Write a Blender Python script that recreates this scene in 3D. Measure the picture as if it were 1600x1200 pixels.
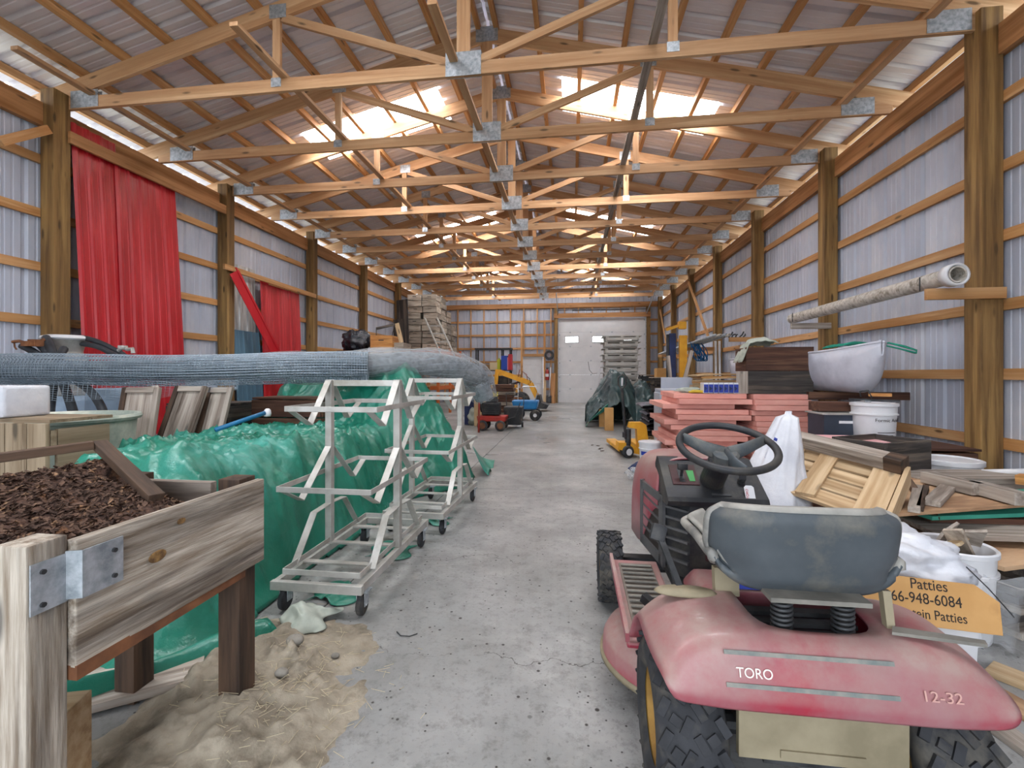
import bpy, bmesh, math, random
from mathutils import Vector, Matrix, noise
random.seed(7)
scene = bpy.context.scene
COL = scene.collection
for _o in list(bpy.data.objects): bpy.data.objects.remove(_o)

# ------------------------------------------------------------------ camera
CAM_H, FOC, YAW = 1.25, 711.0, math.radians(7.45)
HORIZON = 585.0
cd = bpy.data.cameras.new('camera'); cam = bpy.data.objects.new('camera', cd); COL.objects.link(cam)
cd.sensor_width = 36.0; cd.lens = 36.0*FOC/1600.0; cd.clip_start = 0.05; cd.clip_end = 300
cd.shift_y = -(600.0-HORIZON)/1600.0
cam.location = (0, 0, CAM_H); cam.rotation_euler = (math.pi/2, 0, YAW)
scene.camera = cam

# ------------------------------------------------------------------ world, daylight, exposure
world = bpy.data.worlds.new('sky'); scene.world = world; world.use_nodes = True
_bg = world.node_tree.nodes['Background']
_bg.inputs['Color'].default_value = (0.86, 0.92, 1.0, 1); _bg.inputs['Strength'].default_value = 4.2
SKYLIGHT_STRENGTH = 15.0
vs = scene.view_settings
vs.view_transform = 'Standard'; vs.look = 'None'; vs.gamma = 1.0; vs.use_curve_mapping = False
vs.exposure = 0.42

# ------------------------------------------------------------------ helpers
S, C = math.sin(YAW), math.cos(YAW)
def at(px, py, X=None, Y=None, Z=None, d=None):
    """world point on the sight line of a photograph pixel, at a chosen X, Y, Z or depth"""
    a = (px-800.0)/FOC; b = (HORIZON-py)/FOC
    rx, ry, rz = a*C-S, a*S+C, b
    if d is not None: t = d
    elif Y is not None: t = Y/ry
    elif X is not None: t = X/rx
    else: t = (Z-CAM_H)/rz
    return Vector((rx*t, ry*t, CAM_H+rz*t))
V = Vector
ORD = ['first','second','third','fourth','fifth','sixth','seventh','eighth','ninth','tenth','eleventh','twelfth','thirteenth','fourteenth','fifteenth','sixteenth']
def rnd(a, b): return random.uniform(a, b)
def tag(o, label=None, cat=None, group=None, kind=None):
    if label: o['label'] = label
    if cat: o['category'] = cat
    if group: o['group'] = group
    if kind: o['kind'] = kind
    return o
def thing(name, label, cat, loc=(0,0,0), rotz=0.0, group=None, kind=None):
    o = bpy.data.objects.new(name, None); COL.objects.link(o); o.empty_display_size = 0.1
    o.location = loc; o.rotation_euler = (0, 0, rotz)
    return tag(o, label, cat, group, kind)
def struct(name):
    return thing(name, None, None, kind='structure')
def basis(o):
    return Matrix.LocRotScale(o.location, o.rotation_euler, o.scale)
def space(o):
    m = Matrix.Identity(4)
    while o is not None:
        m = basis(o) @ m; o = o.parent
    return m
def link(name, me, m, parent=None):
    o = bpy.data.objects.new(name, me); COL.objects.link(o)
    if m is not None and not me.materials: me.materials.append(m)
    if parent is not None: o.parent = parent
    return o
def copy_tree(o, parent=None):
    c = o.copy(); COL.objects.link(c); c.parent = parent
    for ch in list(o.children): copy_tree(ch, c)
    return c
def frame_from(p0, p1, up=(0,0,1)):
    x = (V(p1)-V(p0)); L = x.length; x.normalize()
    u = V(up); y = u.cross(x)
    if y.length < 1e-4: y = V((0,1,0)).cross(x)
    if y.length < 1e-4: y = V((1,0,0)).cross(x)
    y.normalize(); z = x.cross(y)
    M = Matrix(((x.x,y.x,z.x,0),(x.y,y.y,z.y,0),(x.z,y.z,z.z,0),(0,0,0,1)))
    return M, L

class MB:
    def __init__(s): s.bm = bmesh.new()
    def box(s, c, size, R=None, bev=0.0, taper=1.0):
        hx, hy, hz = size[0]/2, size[1]/2, size[2]/2
        vs_ = []
        for sx, sy, sz in ((-1,-1,-1),(1,-1,-1),(1,1,-1),(-1,1,-1),(-1,-1,1),(1,-1,1),(1,1,1),(-1,1,1)):
            k = taper if sz > 0 else 1.0
            p = V((sx*hx*k, sy*hy*k, sz*hz))
            if R is not None: p = R @ p
            vs_.append(s.bm.verts.new(V(c)+p))
        fs = [s.bm.faces.new([vs_[i] for i in f]) for f in ((3,2,1,0),(4,5,6,7),(0,1,5,4),(1,2,6,5),(2,3,7,6),(3,0,4,7))]
        if bev > 0:
            es = list({e for f in fs for e in f.edges})
            bmesh.ops.bevel(s.bm, geom=es, offset=bev, segments=2, affect='EDGES', profile=0.6)
        return s
    def bar(s, p0, p1, w, t, up=(0,0,1), bev=0.0):
        M, L = frame_from(p0, p1, up)
        return s.box((V(p0)+V(p1))/2, (L, w, t), M.to_3x3(), bev)
    def ring(s, c, ax, ay, r, n, sq=None):
        out = []
        for i in range(n):
            a = 2*math.pi*i/n
            ca, sa = math.cos(a), math.sin(a)
            if sq:
                k = (abs(ca)**sq+abs(sa)**sq)**(-1.0/sq); ca *= k; sa *= k
            out.append(s.bm.verts.new(V(c)+ax*(r[0]*ca)+ay*(r[1]*sa)))
        return out
    def bridge(s, a, b, closed=True):
        n = len(a)
        for i in range(n if closed else n-1):
            j = (i+1) % n
            try: s.bm.faces.new((a[i], a[j], b[j], b[i]))
            except ValueError: pass
    def cyl(s, p0, p1, r0, r1=None, n=16, cap=True):
        r1 = r0 if r1 is None else r1
        M, L = frame_from(p0, p1); ay = M.to_3x3() @ V((0,1,0)); az = M.to_3x3() @ V((0,0,1))
        a = s.ring(p0, ay, az, (r0,r0), n); b = s.ring(p1, ay, az, (r1,r1), n); s.bridge(a, b)
        if cap:
            s.bm.faces.new(a[::-1]); s.bm.faces.new(b)
        return s
    def tube(s, pts, r, n=8, closed=False, cap=True, flat=None):
        pts = [V(p) for p in pts]; N = len(pts); rings = []
        nrm = None
        for i, p in enumerate(pts):
            if closed: t = pts[(i+1) % N]-pts[i-1]
            else: t = pts[min(i+1, N-1)]-pts[max(i-1, 0)]
            t.normalize()
            if nrm is None:
                nrm = V((0,0,1)) if abs(t.z) < 0.9 else V((1,0,0))
            nrm = (nrm - t*nrm.dot(t)).normalized(); bi = t.cross(nrm)
            rr = r[i] if isinstance(r, (list, tuple)) else r
            rings.append(s.ring(p, nrm, bi, (rr, rr*(flat or 1.0)), n))
        for i in range(N-1): s.bridge(rings[i], rings[i+1])
        if closed: s.bridge(rings[-1], rings[0])
        elif cap:
            s.bm.faces.new(rings[0][::-1]); s.bm.faces.new(rings[-1])
        return s
    def lathe(s, prof, c=(0,0,0), n=32, M=None, cap=(False, False), sxy=(1,1)):
        M = M or Matrix.Identity(3); rings = []
        for r, z in prof:
            rings.append([s.bm.verts.new(V(c)+M @ V((r*sxy[0]*math.cos(2*math.pi*i/n), r*sxy[1]*math.sin(2*math.pi*i/n), z))) for i in range(n)])
        for a, b in zip(rings, rings[1:]): s.bridge(a, b)
        if cap[0]: s.bm.faces.new(rings[0][::-1])
        if cap[1]: s.bm.faces.new(rings[-1])
        return s
    def grid(s, f, nu, nv, keep=None, close_u=False):
        g = [[s.bm.verts.new(f(i/nu, j/nv)) for j in range(nv+1)] for i in range(nu+(0 if close_u else 1))]
        for i in range(nu):
            for j in range(nv):
                a, b = g[i], g[(i+1) % len(g)]
                q = (a[j], b[j], b[j+1], a[j+1])
                if keep is None or keep(q): s.bm.faces.new(q)
        return s
    def prism(s, poly, d, M=None):
        """poly in local xy, extruded +-d/2 along local z"""
        M = M or Matrix.Identity(4)
        a = [s.bm.verts.new(M @ V((x, y, -d/2))) for x, y in poly]; b = [s.bm.verts.new(M @ V((x, y, d/2))) for x, y in poly]
        s.bridge(a, b); s.bm.faces.new(a[::-1]); s.bm.faces.new(b)
        return s
    def build(s, name, m, parent=None, smooth=False, world=False, auto=None, sub=0, solid=0.0, tagv=None):
        loose = [v for v in s.bm.verts if not v.link_faces]
        if loose: bmesh.ops.delete(s.bm, geom=loose, context='VERTS')
        bmesh.ops.recalc_face_normals(s.bm, faces=s.bm.faces)
        base = None
        if parent is not None:
            if world: bmesh.ops.transform(s.bm, matrix=space(parent).inverted(), verts=s.bm.verts)
        else:
            vv = [v.co for v in s.bm.verts]
            lo = V((min(v.x for v in vv), min(v.y for v in vv), min(v.z for v in vv))); hi = V((max(v.x for v in vv), max(v.y for v in vv), max(v.z for v in vv)))
            base = V(((lo.x+hi.x)/2, (lo.y+hi.y)/2, lo.z))
            bmesh.ops.translate(s.bm, vec=-base, verts=s.bm.verts)
        if auto:
            for e in s.bm.edges:
                e.smooth = len(e.link_faces) != 2 or e.calc_face_angle(0) < math.radians(auto)
            smooth = True
        for f in s.bm.faces: f.smooth = smooth
        me = bpy.data.meshes.new(name); s.bm.to_mesh(me); s.bm.free()
        o = link(name, me, m, parent)
        if base is not None: o.location = base
        if sub:
            md = o.modifiers.new('subdiv', 'SUBSURF'); md.levels = sub; md.render_levels = sub
        if solid:
            md = o.modifiers.new('solid', 'SOLIDIFY'); md.thickness = solid; md.offset = 0
        return o

_plank_cache = {}
def plank(name, p0, p1, w, t, m, parent=None, up=(0,0,1), bev=None, world=True):
    """a board of its own: local X runs along the board (the grain), local Z is its thickness"""
    M, L = frame_from(p0, p1, up)
    key = (round(L,4), round(w,4), round(t,4), m.name, bev)
    me = _plank_cache.get(key)
    if me is None:
        b = MB(); b.box((0,0,0), (L, w, t), None, bev or 0.0)
        bmesh.ops.recalc_face_normals(b.bm, faces=b.bm.faces)
        me = bpy.data.meshes.new(name); b.bm.to_mesh(me); b.bm.free(); me.materials.append(m); _plank_cache[key] = me
    o = bpy.data.objects.new(name, me); COL.objects.link(o)
    Mw = Matrix.Translation((V(p0)+V(p1))/2) @ M
    if parent is not None:
        if world: Mw = space(parent).inverted() @ Mw
        o.parent = parent
    o.location = Mw.to_translation(); o.rotation_euler = Mw.to_euler()
    return o

# ------------------------------------------------------------------ materials
MATS = {}
def rgb(h):
    h = h.lstrip('#'); v = [int(h[i:i+2], 16)/255.0 for i in (0,2,4)]
    return tuple(((c/12.92) if c <= 0.04045 else ((c+0.055)/1.055)**2.4) for c in v)+(1,)
def mat(name, c1, c2=None, scale=6.0, stretch=(1,1,1), rough=0.6, metal=0.0, bump=0.15, bscale=None, c3=None, s3=2.0, t3=(0.5,0.65), detail=5, spec=0.4,
        knots=False, alpha=None, trans=0.0, emit=0.0, coat=0.0, dust=None, rvar=0.0, rnd_off=True, vary=0.0, lo=0.35, hi=0.65, bdist=0.01):
    m = bpy.data.materials.new(name); m.use_nodes = True; MATS[name] = m
    nt = m.node_tree; N = nt.nodes; Lk = nt.links.new
    bs = N['Principled BSDF']; bs.inputs['Roughness'].default_value = rough; bs.inputs['Metallic'].default_value = metal
    bs.inputs['Specular IOR Level'].default_value = spec
    if coat: bs.inputs['Coat Weight'].default_value = coat
    tc = N.new('ShaderNodeTexCoord'); oi = N.new('ShaderNodeObjectInfo')
    mp = N.new('ShaderNodeMapping'); mp.inputs['Scale'].default_value = stretch
    Lk(tc.outputs['Object'], mp.inputs['Vector'])
    if rnd_off:
        mul = N.new('ShaderNodeMath'); mul.operation = 'MULTIPLY'; mul.inputs[1].default_value = 37.0
        Lk(oi.outputs['Random'], mul.inputs[0]); Lk(mul.outputs[0], mp.inputs['Location'])
    vec = mp.outputs['Vector']
    def ns(sc, det=detail, rg=0.6, v=None):
        n = N.new('ShaderNodeTexNoise'); n.inputs['Scale'].default_value = sc; n.inputs['Detail'].default_value = det; n.inputs['Roughness'].default_value = rg
        Lk(v or vec, n.inputs['Vector']); return n.outputs['Fac']
    def ramp(f, a, b):
        r = N.new('ShaderNodeMapRange'); r.inputs['From Min'].default_value = a; r.inputs['From Max'].default_value = b; Lk(f, r.inputs['Value']); return r.outputs['Result']
    def mix(f, a, b):
        x = N.new('ShaderNodeMix'); x.data_type = 'RGBA'
        if f is None: x.inputs['Factor'].default_value = 1
        else: Lk(f, x.inputs['Factor'])
        for k, v in ((6, a), (7, b)):
            if isinstance(v, tuple): x.inputs[k].default_value = v
            else: Lk(v, x.inputs[k])
        return x.outputs[2]
    c1 = rgb(c1) if isinstance(c1, str) else c1
    col = c1
    f1 = ns(scale)
    if c2: col = mix(ramp(f1, lo, hi), c1, rgb(c2))
    if c3:
        col = mix(ramp(ns(s3, 6, 0.65, tc.outputs['Object'] if not rnd_off else vec), *t3), col, rgb(c3))
    if knots:
        mk = N.new('ShaderNodeMapping'); mk.inputs['Scale'].default_value = (1.6, 6, 6); Lk(tc.outputs['Object'], mk.inputs['Vector'])
        if rnd_off: Lk(mul.outputs[0], mk.inputs['Location'])
        vo = N.new('ShaderNodeTexVoronoi'); vo.inputs['Scale'].default_value = 1.3; Lk(mk.outputs['Vector'], vo.inputs['Vector'])
        col = mix(ramp(vo.outputs['Distance'], 0.16, 0.08), col, tuple(x*0.3 for x in c1[:3])+(1,))
    if dust:
        ge = N.new('ShaderNodeNewGeometry'); sp = N.new('ShaderNodeSeparateXYZ'); Lk(ge.outputs['Normal'], sp.inputs[0])
        r = ramp(sp.outputs['Z'], dust[1], dust[2]); mm = N.new('ShaderNodeMath'); mm.operation = 'MULTIPLY'
        Lk(r, mm.inputs[0]); Lk(ramp(ns(5.0, 6, 0.7), 0.25, 0.6), mm.inputs[1])
        col = mix(mm.outputs[0], col, rgb(dust[0]))
    if vary:
        hsv = N.new('ShaderNodeHueSaturation')
        rr = N.new('ShaderNodeMapRange'); rr.inputs['To Min'].default_value = 1-vary; rr.inputs['To Max'].default_value = 1+vary
        Lk(oi.outputs['Random'], rr.inputs['Value']); Lk(rr.outputs['Result'], hsv.inputs['Value'])
        if isinstance(col, tuple): hsv.inputs['Color'].default_value = col
        else: Lk(col, hsv.inputs['Color'])
        col = hsv.outputs['Color']
    if isinstance(col, tuple): bs.inputs['Base Color'].default_value = col
    else: Lk(col, bs.inputs['Base Color'])
    if rvar:
        rr = N.new('ShaderNodeMapRange'); rr.inputs['From Min'].default_value = 0.3; rr.inputs['From Max'].default_value = 0.7
        rr.inputs['To Min'].default_value = max(0.05, rough-rvar); rr.inputs['To Max'].default_value = min(1, rough+rvar)
        Lk(ns(scale*0.5), rr.inputs['Value']); Lk(rr.outputs['Result'], bs.inputs['Roughness'])
    if bump:
        b = N.new('ShaderNodeBump'); b.inputs['Strength'].default_value = bump; b.inputs['Distance'].default_value = bdist
        Lk(ns(bscale, 6) if bscale else f1, b.inputs['Height']); Lk(b.outputs['Normal'], bs.inputs['Normal'])
    if alpha is not None: bs.inputs['Alpha'].default_value = alpha
    if trans: bs.inputs['Transmission Weight'].default_value = trans
    if emit:
        bs.inputs['Emission Color'].default_value = c1; bs.inputs['Emission Strength'].default_value = emit
    return m
WG = (0.7, 14, 14)
wood_truss = mat('wood_truss', '#c69d75', '#a77a52', 1.4, WG, 0.65, bump=0.12, knots=True, vary=0.13, c3='#d8b48c', s3=0.7)
wood_girt = mat('wood_girt', '#c39562', '#a6703c', 1.4, WG, 0.65, bump=0.12, knots=True, vary=0.16, c3='#d0a678', s3=0.7)
wood_post = mat('wood_post', '#8a6a3f', '#5f4628', 1.3, WG, 0.75, bump=0.25, c3='#a3824f', s3=0.5, knots=True, vary=0.1)
wood_plate = mat('wood_plate', '#b8875a', '#8d6036', 1.2, WG, 0.7, bump=0.15, knots=True, vary=0.1)
wood_grey = mat('wood_grey', '#b5aba0', '#7d7167', 1.5, (0.9,16,16), 0.8, bump=0.35, c3='#4a3c31', s3=0.55, t3=(0.55,0.7), knots=True, vary=0.1)
wood_planter = mat('wood_planter', '#c9bfb1', '#857665', 1.6, (2.2,34,34), 0.8, bump=0.6, c3='#3b2f28', s3=0.22, t3=(0.52,0.70), knots=True, detail=9)
knot_m = mat('knot', '#9a7748', '#5d432a', 60, rough=0.8, bump=0.3)
wood_wet = mat('wood_wet', '#5d4737', '#2f241d', 1.5, (1.2,14,14), 0.7, bump=0.4)
wood_dark = mat('wood_dark', '#5c3b2c', '#38221a', 2.0, WG, 0.7, bump=0.3, vary=0.15, c3='#7a5a45', s3=0.8)
wood_black = mat('wood_black', '#4a4542', '#2c2826', 2.0, WG, 0.7, bump=0.3, vary=0.15, c3='#74685c', s3=0.8)
wood_pallet = mat('wood_pallet', '#cdb491', '#ab8c66', 1.6, WG, 0.75, bump=0.2, knots=True, vary=0.12, c3='#8d7252', s3=0.8, t3=(0.55,0.75))
wood_hive = mat('wood_hive', '#d39a5b', '#ab6f37', 2.0, WG, 0.65, bump=0.2, c3='#8a5a2d', s3=1.5)
wood_oldhive = mat('wood_oldhive', '#b3a797', '#93877a', 3.0, (1,6,6), 0.8, bump=0.2, c3='#75685b', s3=1.6, vary=0.38)
wood_palegrey = mat('wood_palegrey', '#b5b2ac', '#98958f', 2.0, (1,6,6), 0.8, bump=0.2, c3='#85817a', s3=1.6, vary=0.16)
wood_crate = mat('wood_crate', '#a39179', '#7f6c55', 1.6, WG, 0.8, bump=0.25, knots=True, vary=0.15, c3='#5f4c38', s3=1.4, t3=(0.55,0.68))
plywood = mat('plywood', '#c6a583', '#a17c5b', 1.2, (1.2,5,5), 0.7, bump=0.15, c3='#8a6a50', s3=1.2, vary=0.1)
metal_wall = mat('metal_wall', '#b9bfcd', '#a9b0c0', 1.5, (1,1,0.5), 0.5, 0.0, bump=0.02, spec=0.5, vary=0.05, c3='#c6c8d0', s3=0.8)
metal_roof = mat('metal_roof', '#e4e0e4', '#d6d2d8', 1.2, (1,1,1), 0.38, 0.2, bump=0.02, spec=0.5, vary=0.06)
red_sheet = mat('red_sheet', '#b8121f', '#a50d1a', 1.5, (3,3,0.4), 0.38, bump=0.03, spec=0.5, c3='#c9323a', s3=1.1, vary=0.05)
blue_sheet = mat('blue_sheet', '#4f7186', '#456477', 2.0, (1,1,0.5), 0.45, bump=0.03)
galv_sheet = mat('galv_sheet', '#c7c9c8', '#9b9d9c', 5.0, (3,3,0.5), 0.35, 0.6, bump=0.05)
galv = mat('galv', '#c3c9cf', '#8f989f', 26.0, (1,1,1), 0.4, 0.55, bump=0.1)
alu = mat('alu', '#c4c2bd', '#a09d96', 5.0, (1,1,1), 0.5, 0.35, bump=0.06, c3='#8a8576', s3=2.2, t3=(0.55,0.75))
steel_dark = mat('steel_dark', '#4a4b4d', '#2f3032', 12, rough=0.5, metal=0.4)
black_plastic = mat('black_plastic', '#2c2d31', '#1c1d20', 8, rough=0.5, c3='#4a4742', s3=4.0, bump=0.05)
rubber = mat('rubber', '#35363a', '#232427', 14, rough=0.75, bump=0.2, c3='#57534c', s3=5)
white_paint = mat('white_paint', '#d9d9da', '#cdced0', 2.0, rough=0.5, bump=0.02)
white_plastic = mat('white_plastic', '#dedee0', '#cfd0d4', 4.0, rough=0.4, bump=0.03, c3='#b5b2ac', s3=3.0, t3=(0.58,0.75))
white_sack = mat('white_sack', '#dcdde2', '#c3c5cd', 5.0, rough=0.5, bump=0.3, bscale=14, bdist=0.03)
pane_white = mat('pane_white', (0.95,0.98,1.0,1), emit=6.0, bump=0)
skylight_m = mat('skylight', (0.93,0.96,1.0,1), emit=SKYLIGHT_STRENGTH, bump=0)
tarp_green = mat('tarp_green', '#146d58', '#1f806a', 3.0, rough=0.34, bump=0.45, bscale=12, bdist=0.02, spec=0.7, c3='#41988a', s3=1.6, t3=(0.5,0.7), rvar=0.12)
tarp_dark = mat('tarp_dark', '#3a5252', '#24393b', 3.0, rough=0.32, bump=0.6, bscale=7, bdist=0.05, spec=0.6, c3='#1b2c33', s3=2.0)
black_bag = mat('black_bag', '#1b1c22', '#2a2c35', 5.0, rough=0.25, bump=0.7, bscale=12, bdist=0.04, spec=0.7)
foam_pink = mat('foam_pink', '#e2a598', '#d69488', 4.0, (1,1,3), 0.8, bump=0.1, vary=0.07)
foam_faded = mat('foam_faded', '#e6b5b6', '#d7a0a4', 4.0, rough=0.8, bump=0.2, vary=0.06)
cardboard = mat('cardboard', '#c79a62', '#b3854e', 3.0, rough=0.8, bump=0.08, c3='#9a6f3f', s3=2.0, t3=(0.58,0.75), vary=0.08)
cardboard_pale = mat('cardboard_pale', '#c4ab84', '#ab9069', 3.0, rough=0.8, bump=0.08, vary=0.1)
mower_red = mat('mower_red', '#9c2236', '#8c4250', 3.0, rough=0.45, bump=0.05, spec=0.5, dust=('#9c827b', 0.0, 0.5), c3='#98686c', s3=2.6, t3=(0.42,0.62), coat=0.1)
mower_dust = mat('mower_dust', '#c49a90', '#b3837d', 4.0, rough=0.6, bump=0.06, c3='#b85560', s3=3.0, t3=(0.56,0.7))
seat_dark = mat('seat_dark', '#50565b', '#3d4449', 4.0, rough=0.55, bump=0.1, c3='#77736a', s3=4.0, t3=(0.5,0.7))
seat_trim = mat('seat_trim', '#8d8980', '#5f5d58', 5.0, rough=0.6, bump=0.1)
seat_light = mat('seat_light', '#a9a69e', '#7f7d78', 5.0, rough=0.5, bump=0.1, c3='#5f6060', s3=2.5)
grey_panel = mat('grey_panel', '#5d5d5e', '#474748', 6.0, rough=0.55, bump=0.05)
maroon = mat('maroon', '#4a2a2f', '#38211f', 5.0, rough=0.6, bump=0.05)
grey_board = mat('grey_board', '#857b71', '#6b6259', 5.0, rough=0.7, bump=0.1)
beige_steel = mat('beige_steel', '#9a8f76', '#7d735c', 5.0, rough=0.6, bump=0.1)
yellow = mat('yellow', '#e0a52c', '#cf9120', 5.0, rough=0.45, bump=0.05, c3='#a77a2a', s3=3.0, t3=(0.6,0.75))
blue_plastic = mat('blue_plastic', '#2f86c4', '#2673b0', 4, rough=0.4, bump=0.03)
navy = mat('navy', '#25335e', '#1b2445', 4, rough=0.6, bump=0.2)
blue_print = mat('blue_print', '#2c3f9c', rough=0.5, bump=0)
red_paint = mat('red_paint', '#b3342a', '#8e2b25', 5, rough=0.5, bump=0.1, c3='#7a5040', s3=3)
orange_steel = mat('orange_steel', '#c96a2f', '#b45d29', 4, rough=0.5, bump=0.05)
rust = mat('rust', '#8a5a3a', '#5f3d2a', 8, rough=0.8, bump=0.2)
brass = mat('brass_rim', '#a8823f', '#7d5f2e', 9, rough=0.6, metal=0.3, bump=0.2)
teal_board = mat('teal_board', '#3f9c86', '#2f8371', 3, rough=0.6, bump=0.1)
barrel_blue = mat('barrel_blue', '#9fb2c6', '#8ba0b6', 3, rough=0.45, bump=0.03)
tub_grey = mat('tub_grey', '#a9b3a8', '#8b968c', 4, rough=0.5, bump=0.06, c3='#d9dacb', s3=2.0)
hose_black = mat('hose_black', '#3a3d42', '#2a2c30', 8, rough=0.5, bump=0.05)
hose_blue = mat('hose_blue', '#1f6f9c', '#1a618a', 8, rough=0.4, bump=0.02)
wire = mat('wire', '#93a1ac', '#7e8c98', 12, rough=0.45, metal=0.35, bump=0)
film = mat('film', '#c3c8cc', '#aeb5bb', 5, rough=0.3, bump=0.5, bscale=10, bdist=0.03, alpha=0.34, spec=0.6)
film_clear = mat('film_clear', '#e6e8ea', '#d5d8db', 5, rough=0.22, bump=0.5, bscale=10, bdist=0.03, alpha=0.28, spec=0.7)
blanket = mat('blanket', '#8a8890', '#62606a', 9, rough=0.9, bump=0.4, c3='#4a484f', s3=4)
blanket_dark = mat('blanket_dark', '#4d4a4c', '#37343a', 9, rough=0.9, bump=0.4)
soil_m = mat('soil', '#5a4135', '#33231d', 22, rough=0.95, bump=1.0, bdist=0.02, c3='#7a563c', s3=16, t3=(0.56,0.68))
leaf_m = mat('leaf_litter', '#6b5142', '#38271f', 30, rough=0.9, bump=0.2, c3='#a37f5e', s3=22, t3=(0.56,0.66))
sand_m = mat('sand', '#a59b8a', '#877d6d', 7, rough=0.95, bump=0.6, bscale=40, c3='#6b6254', s3=5)
straw_m = mat('straw', '#bdb196', '#a3967c', 9, rough=0.9, bump=0)
stone_m = mat('stone', '#8d887f', '#6f6a62', 9, rough=0.85, bump=0.2)
rope_green = mat('rope_green', '#2f9c82', '#23806a', 14, rough=0.8, bump=0.3)
rope_blue = mat('rope_blue', '#2a6fa8', '#1e5688', 14, rough=0.8, bump=0.3)
boat_white = mat('boat_white', '#cfd0da', '#bfc1cd', 2.0, rough=0.4, bump=0.03, c3='#a9abb8', s3=1.5)
pipe_m = mat('pipe', '#cfcac2', '#aaa398', 9, (1,3,3), 0.6, bump=0.15, c3='#857d70', s3=6)
canvas_m = mat('canvas', '#b9beb2', '#8f978c', 5, rough=0.8, bump=0.3)
ink = mat('ink', '#2a2320', rough=0.7, bump=0)
letter_white = mat('letter_white', '#e8e0d8', rough=0.6, bump=0)
letter_dark = mat('letter_dark', '#6b7371', '#8d8a82', 20, rough=0.7, bump=0)
green_label = mat('green_label', '#3e8f4c', rough=0.5, bump=0)
red_ink = mat('red_ink', '#b6283a', rough=0.5, bump=0)
chrome = mat('chrome', '#d5d7da', rough=0.3, metal=0.8, bump=0)
ground_m = mat('ground', '#a8a598', '#8f8b7d', 0.8, rough=0.9, bump=0.2)
concrete = mat('concrete', '#979796', '#7d7d7b', 1.3, rough=0.38, bump=0.12, bscale=26, rnd_off=False, c3='#aeadaa', s3=0.9, t3=(0.5,0.7), rvar=0.16, detail=9)
def concrete_extras(m):
    nt = m.node_tree; N = nt.nodes; Lk = nt.links.new; bs = N['Principled BSDF']
    src = bs.inputs['Base Color'].links[0].from_socket
    tc = N.new('ShaderNodeTexCoord')
    def mixin(src, fac, colr):
        x = N.new('ShaderNodeMix'); x.data_type = 'RGBA'; Lk(fac, x.inputs['Factor']); Lk(src, x.inputs[6]); x.inputs[7].default_value = colr; return x.outputs[2]
    def mr(f, a, b, c=0, d=1):
        r = N.new('ShaderNodeMapRange'); r.inputs['From Min'].default_value = a; r.inputs['From Max'].default_value = b; r.inputs['To Min'].default_value = c; r.inputs['To Max'].default_value = d; Lk(f, r.inputs['Value']); return r.outputs['Result']
    def mul(a, b):
        x = N.new('ShaderNodeMath'); x.operation = 'MULTIPLY'; Lk(a, x.inputs[0]); Lk(b, x.inputs[1]); return x.outputs[0]
    geo = N.new('ShaderNodeNewGeometry')
    def nz(sc, det=6, rg=0.65):
        n = N.new('ShaderNodeTexNoise'); n.inputs['Scale'].default_value = sc; n.inputs['Detail'].default_value = det; n.inputs['Roughness'].default_value = rg; Lk(geo.outputs['Position'], n.inputs['Vector']); return n.outputs['Fac']
    src = mixin(src, mr(nz(11, 8, 0.8), 0.5, 0.66, 0, 0.75), rgb('#686865'))
    src = mixin(src, mr(nz(45, 4, 0.7), 0.55, 0.7, 0, 0.5), rgb('#5c5c5a'))       # mottled trowel marks
    src = mixin(src, mr(nz(1.1, 4), 0.6, 0.72, 0, 0.45), rgb('#8e8878'))             # brownish stains
    for sc, th in ((9, 0.06), (16, 0.085), (30, 0.10)):                                          # droppings and grit
        vo = N.new('ShaderNodeTexVoronoi'); vo.inputs['Scale'].default_value = sc; vo.inputs['Randomness'].default_value = 1; Lk(geo.outputs['Position'], vo.inputs['Vector'])
        sp = N.new('ShaderNodeSeparateColor'); Lk(vo.outputs['Color'], sp.inputs[0])
        src = mixin(src, mul(mr(vo.outputs['Distance'], th*1.6, th), mr(sp.outputs[0], 0.62, 0.66)), rgb('#2e2b29'))
    # hairline crack across the bay
    sp = N.new('ShaderNodeSeparateXYZ'); Lk(geo.outputs['Position'], sp.inputs[0])
    n2 = nz(2.2, 6, 0.6)
    for y0, k in ((1.96, 0.5), (3.05, 0.7)):
        a = N.new('ShaderNodeMath'); a.operation = 'MULTIPLY_ADD'; Lk(n2, a.inputs[0]); a.inputs[1].default_value = k; Lk(sp.outputs['Y'], a.inputs[2])
        b = N.new('ShaderNodeMath'); b.operation = 'SUBTRACT'; Lk(a.outputs[0], b.inputs[0]); b.inputs[1].default_value = y0+k*0.5
        c = N.new('ShaderNodeMath'); c.operation = 'ABSOLUTE'; Lk(b.outputs[0], c.inputs[0])
        src = mixin(src, mul(mr(c.outputs[0], 0.004, 0.0015), mr(nz(0.9, 2), 0.42, 0.5)), rgb('#4a4846'))
    Lk(src, bs.inputs['Base Color'])
concrete_extras(concrete)
def text_mesh(name, body, size, M, m, parent, extrude=0.0006, align='LEFT', sx=1.0):
    cu = bpy.data.curves.new(name, 'FONT'); cu.body = body; cu.size = size; cu.extrude = extrude; cu.align_x = align
    tmp = bpy.data.objects.new(name, cu); COL.objects.link(tmp)
    bpy.context.view_layer.update()
    me = bpy.data.meshes.new_from_object(tmp.evaluated_get(bpy.context.evaluated_depsgraph_get()))
    bpy.data.objects.remove(tmp); me.name = name; me.materials.clear(); me.materials.append(m)
    me.transform(Matrix.Diagonal((sx,1,1,1))); me.transform(M)
    o = bpy.data.objects.new(name, me); COL.objects.link(o); o.parent = parent
    return o
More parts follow.
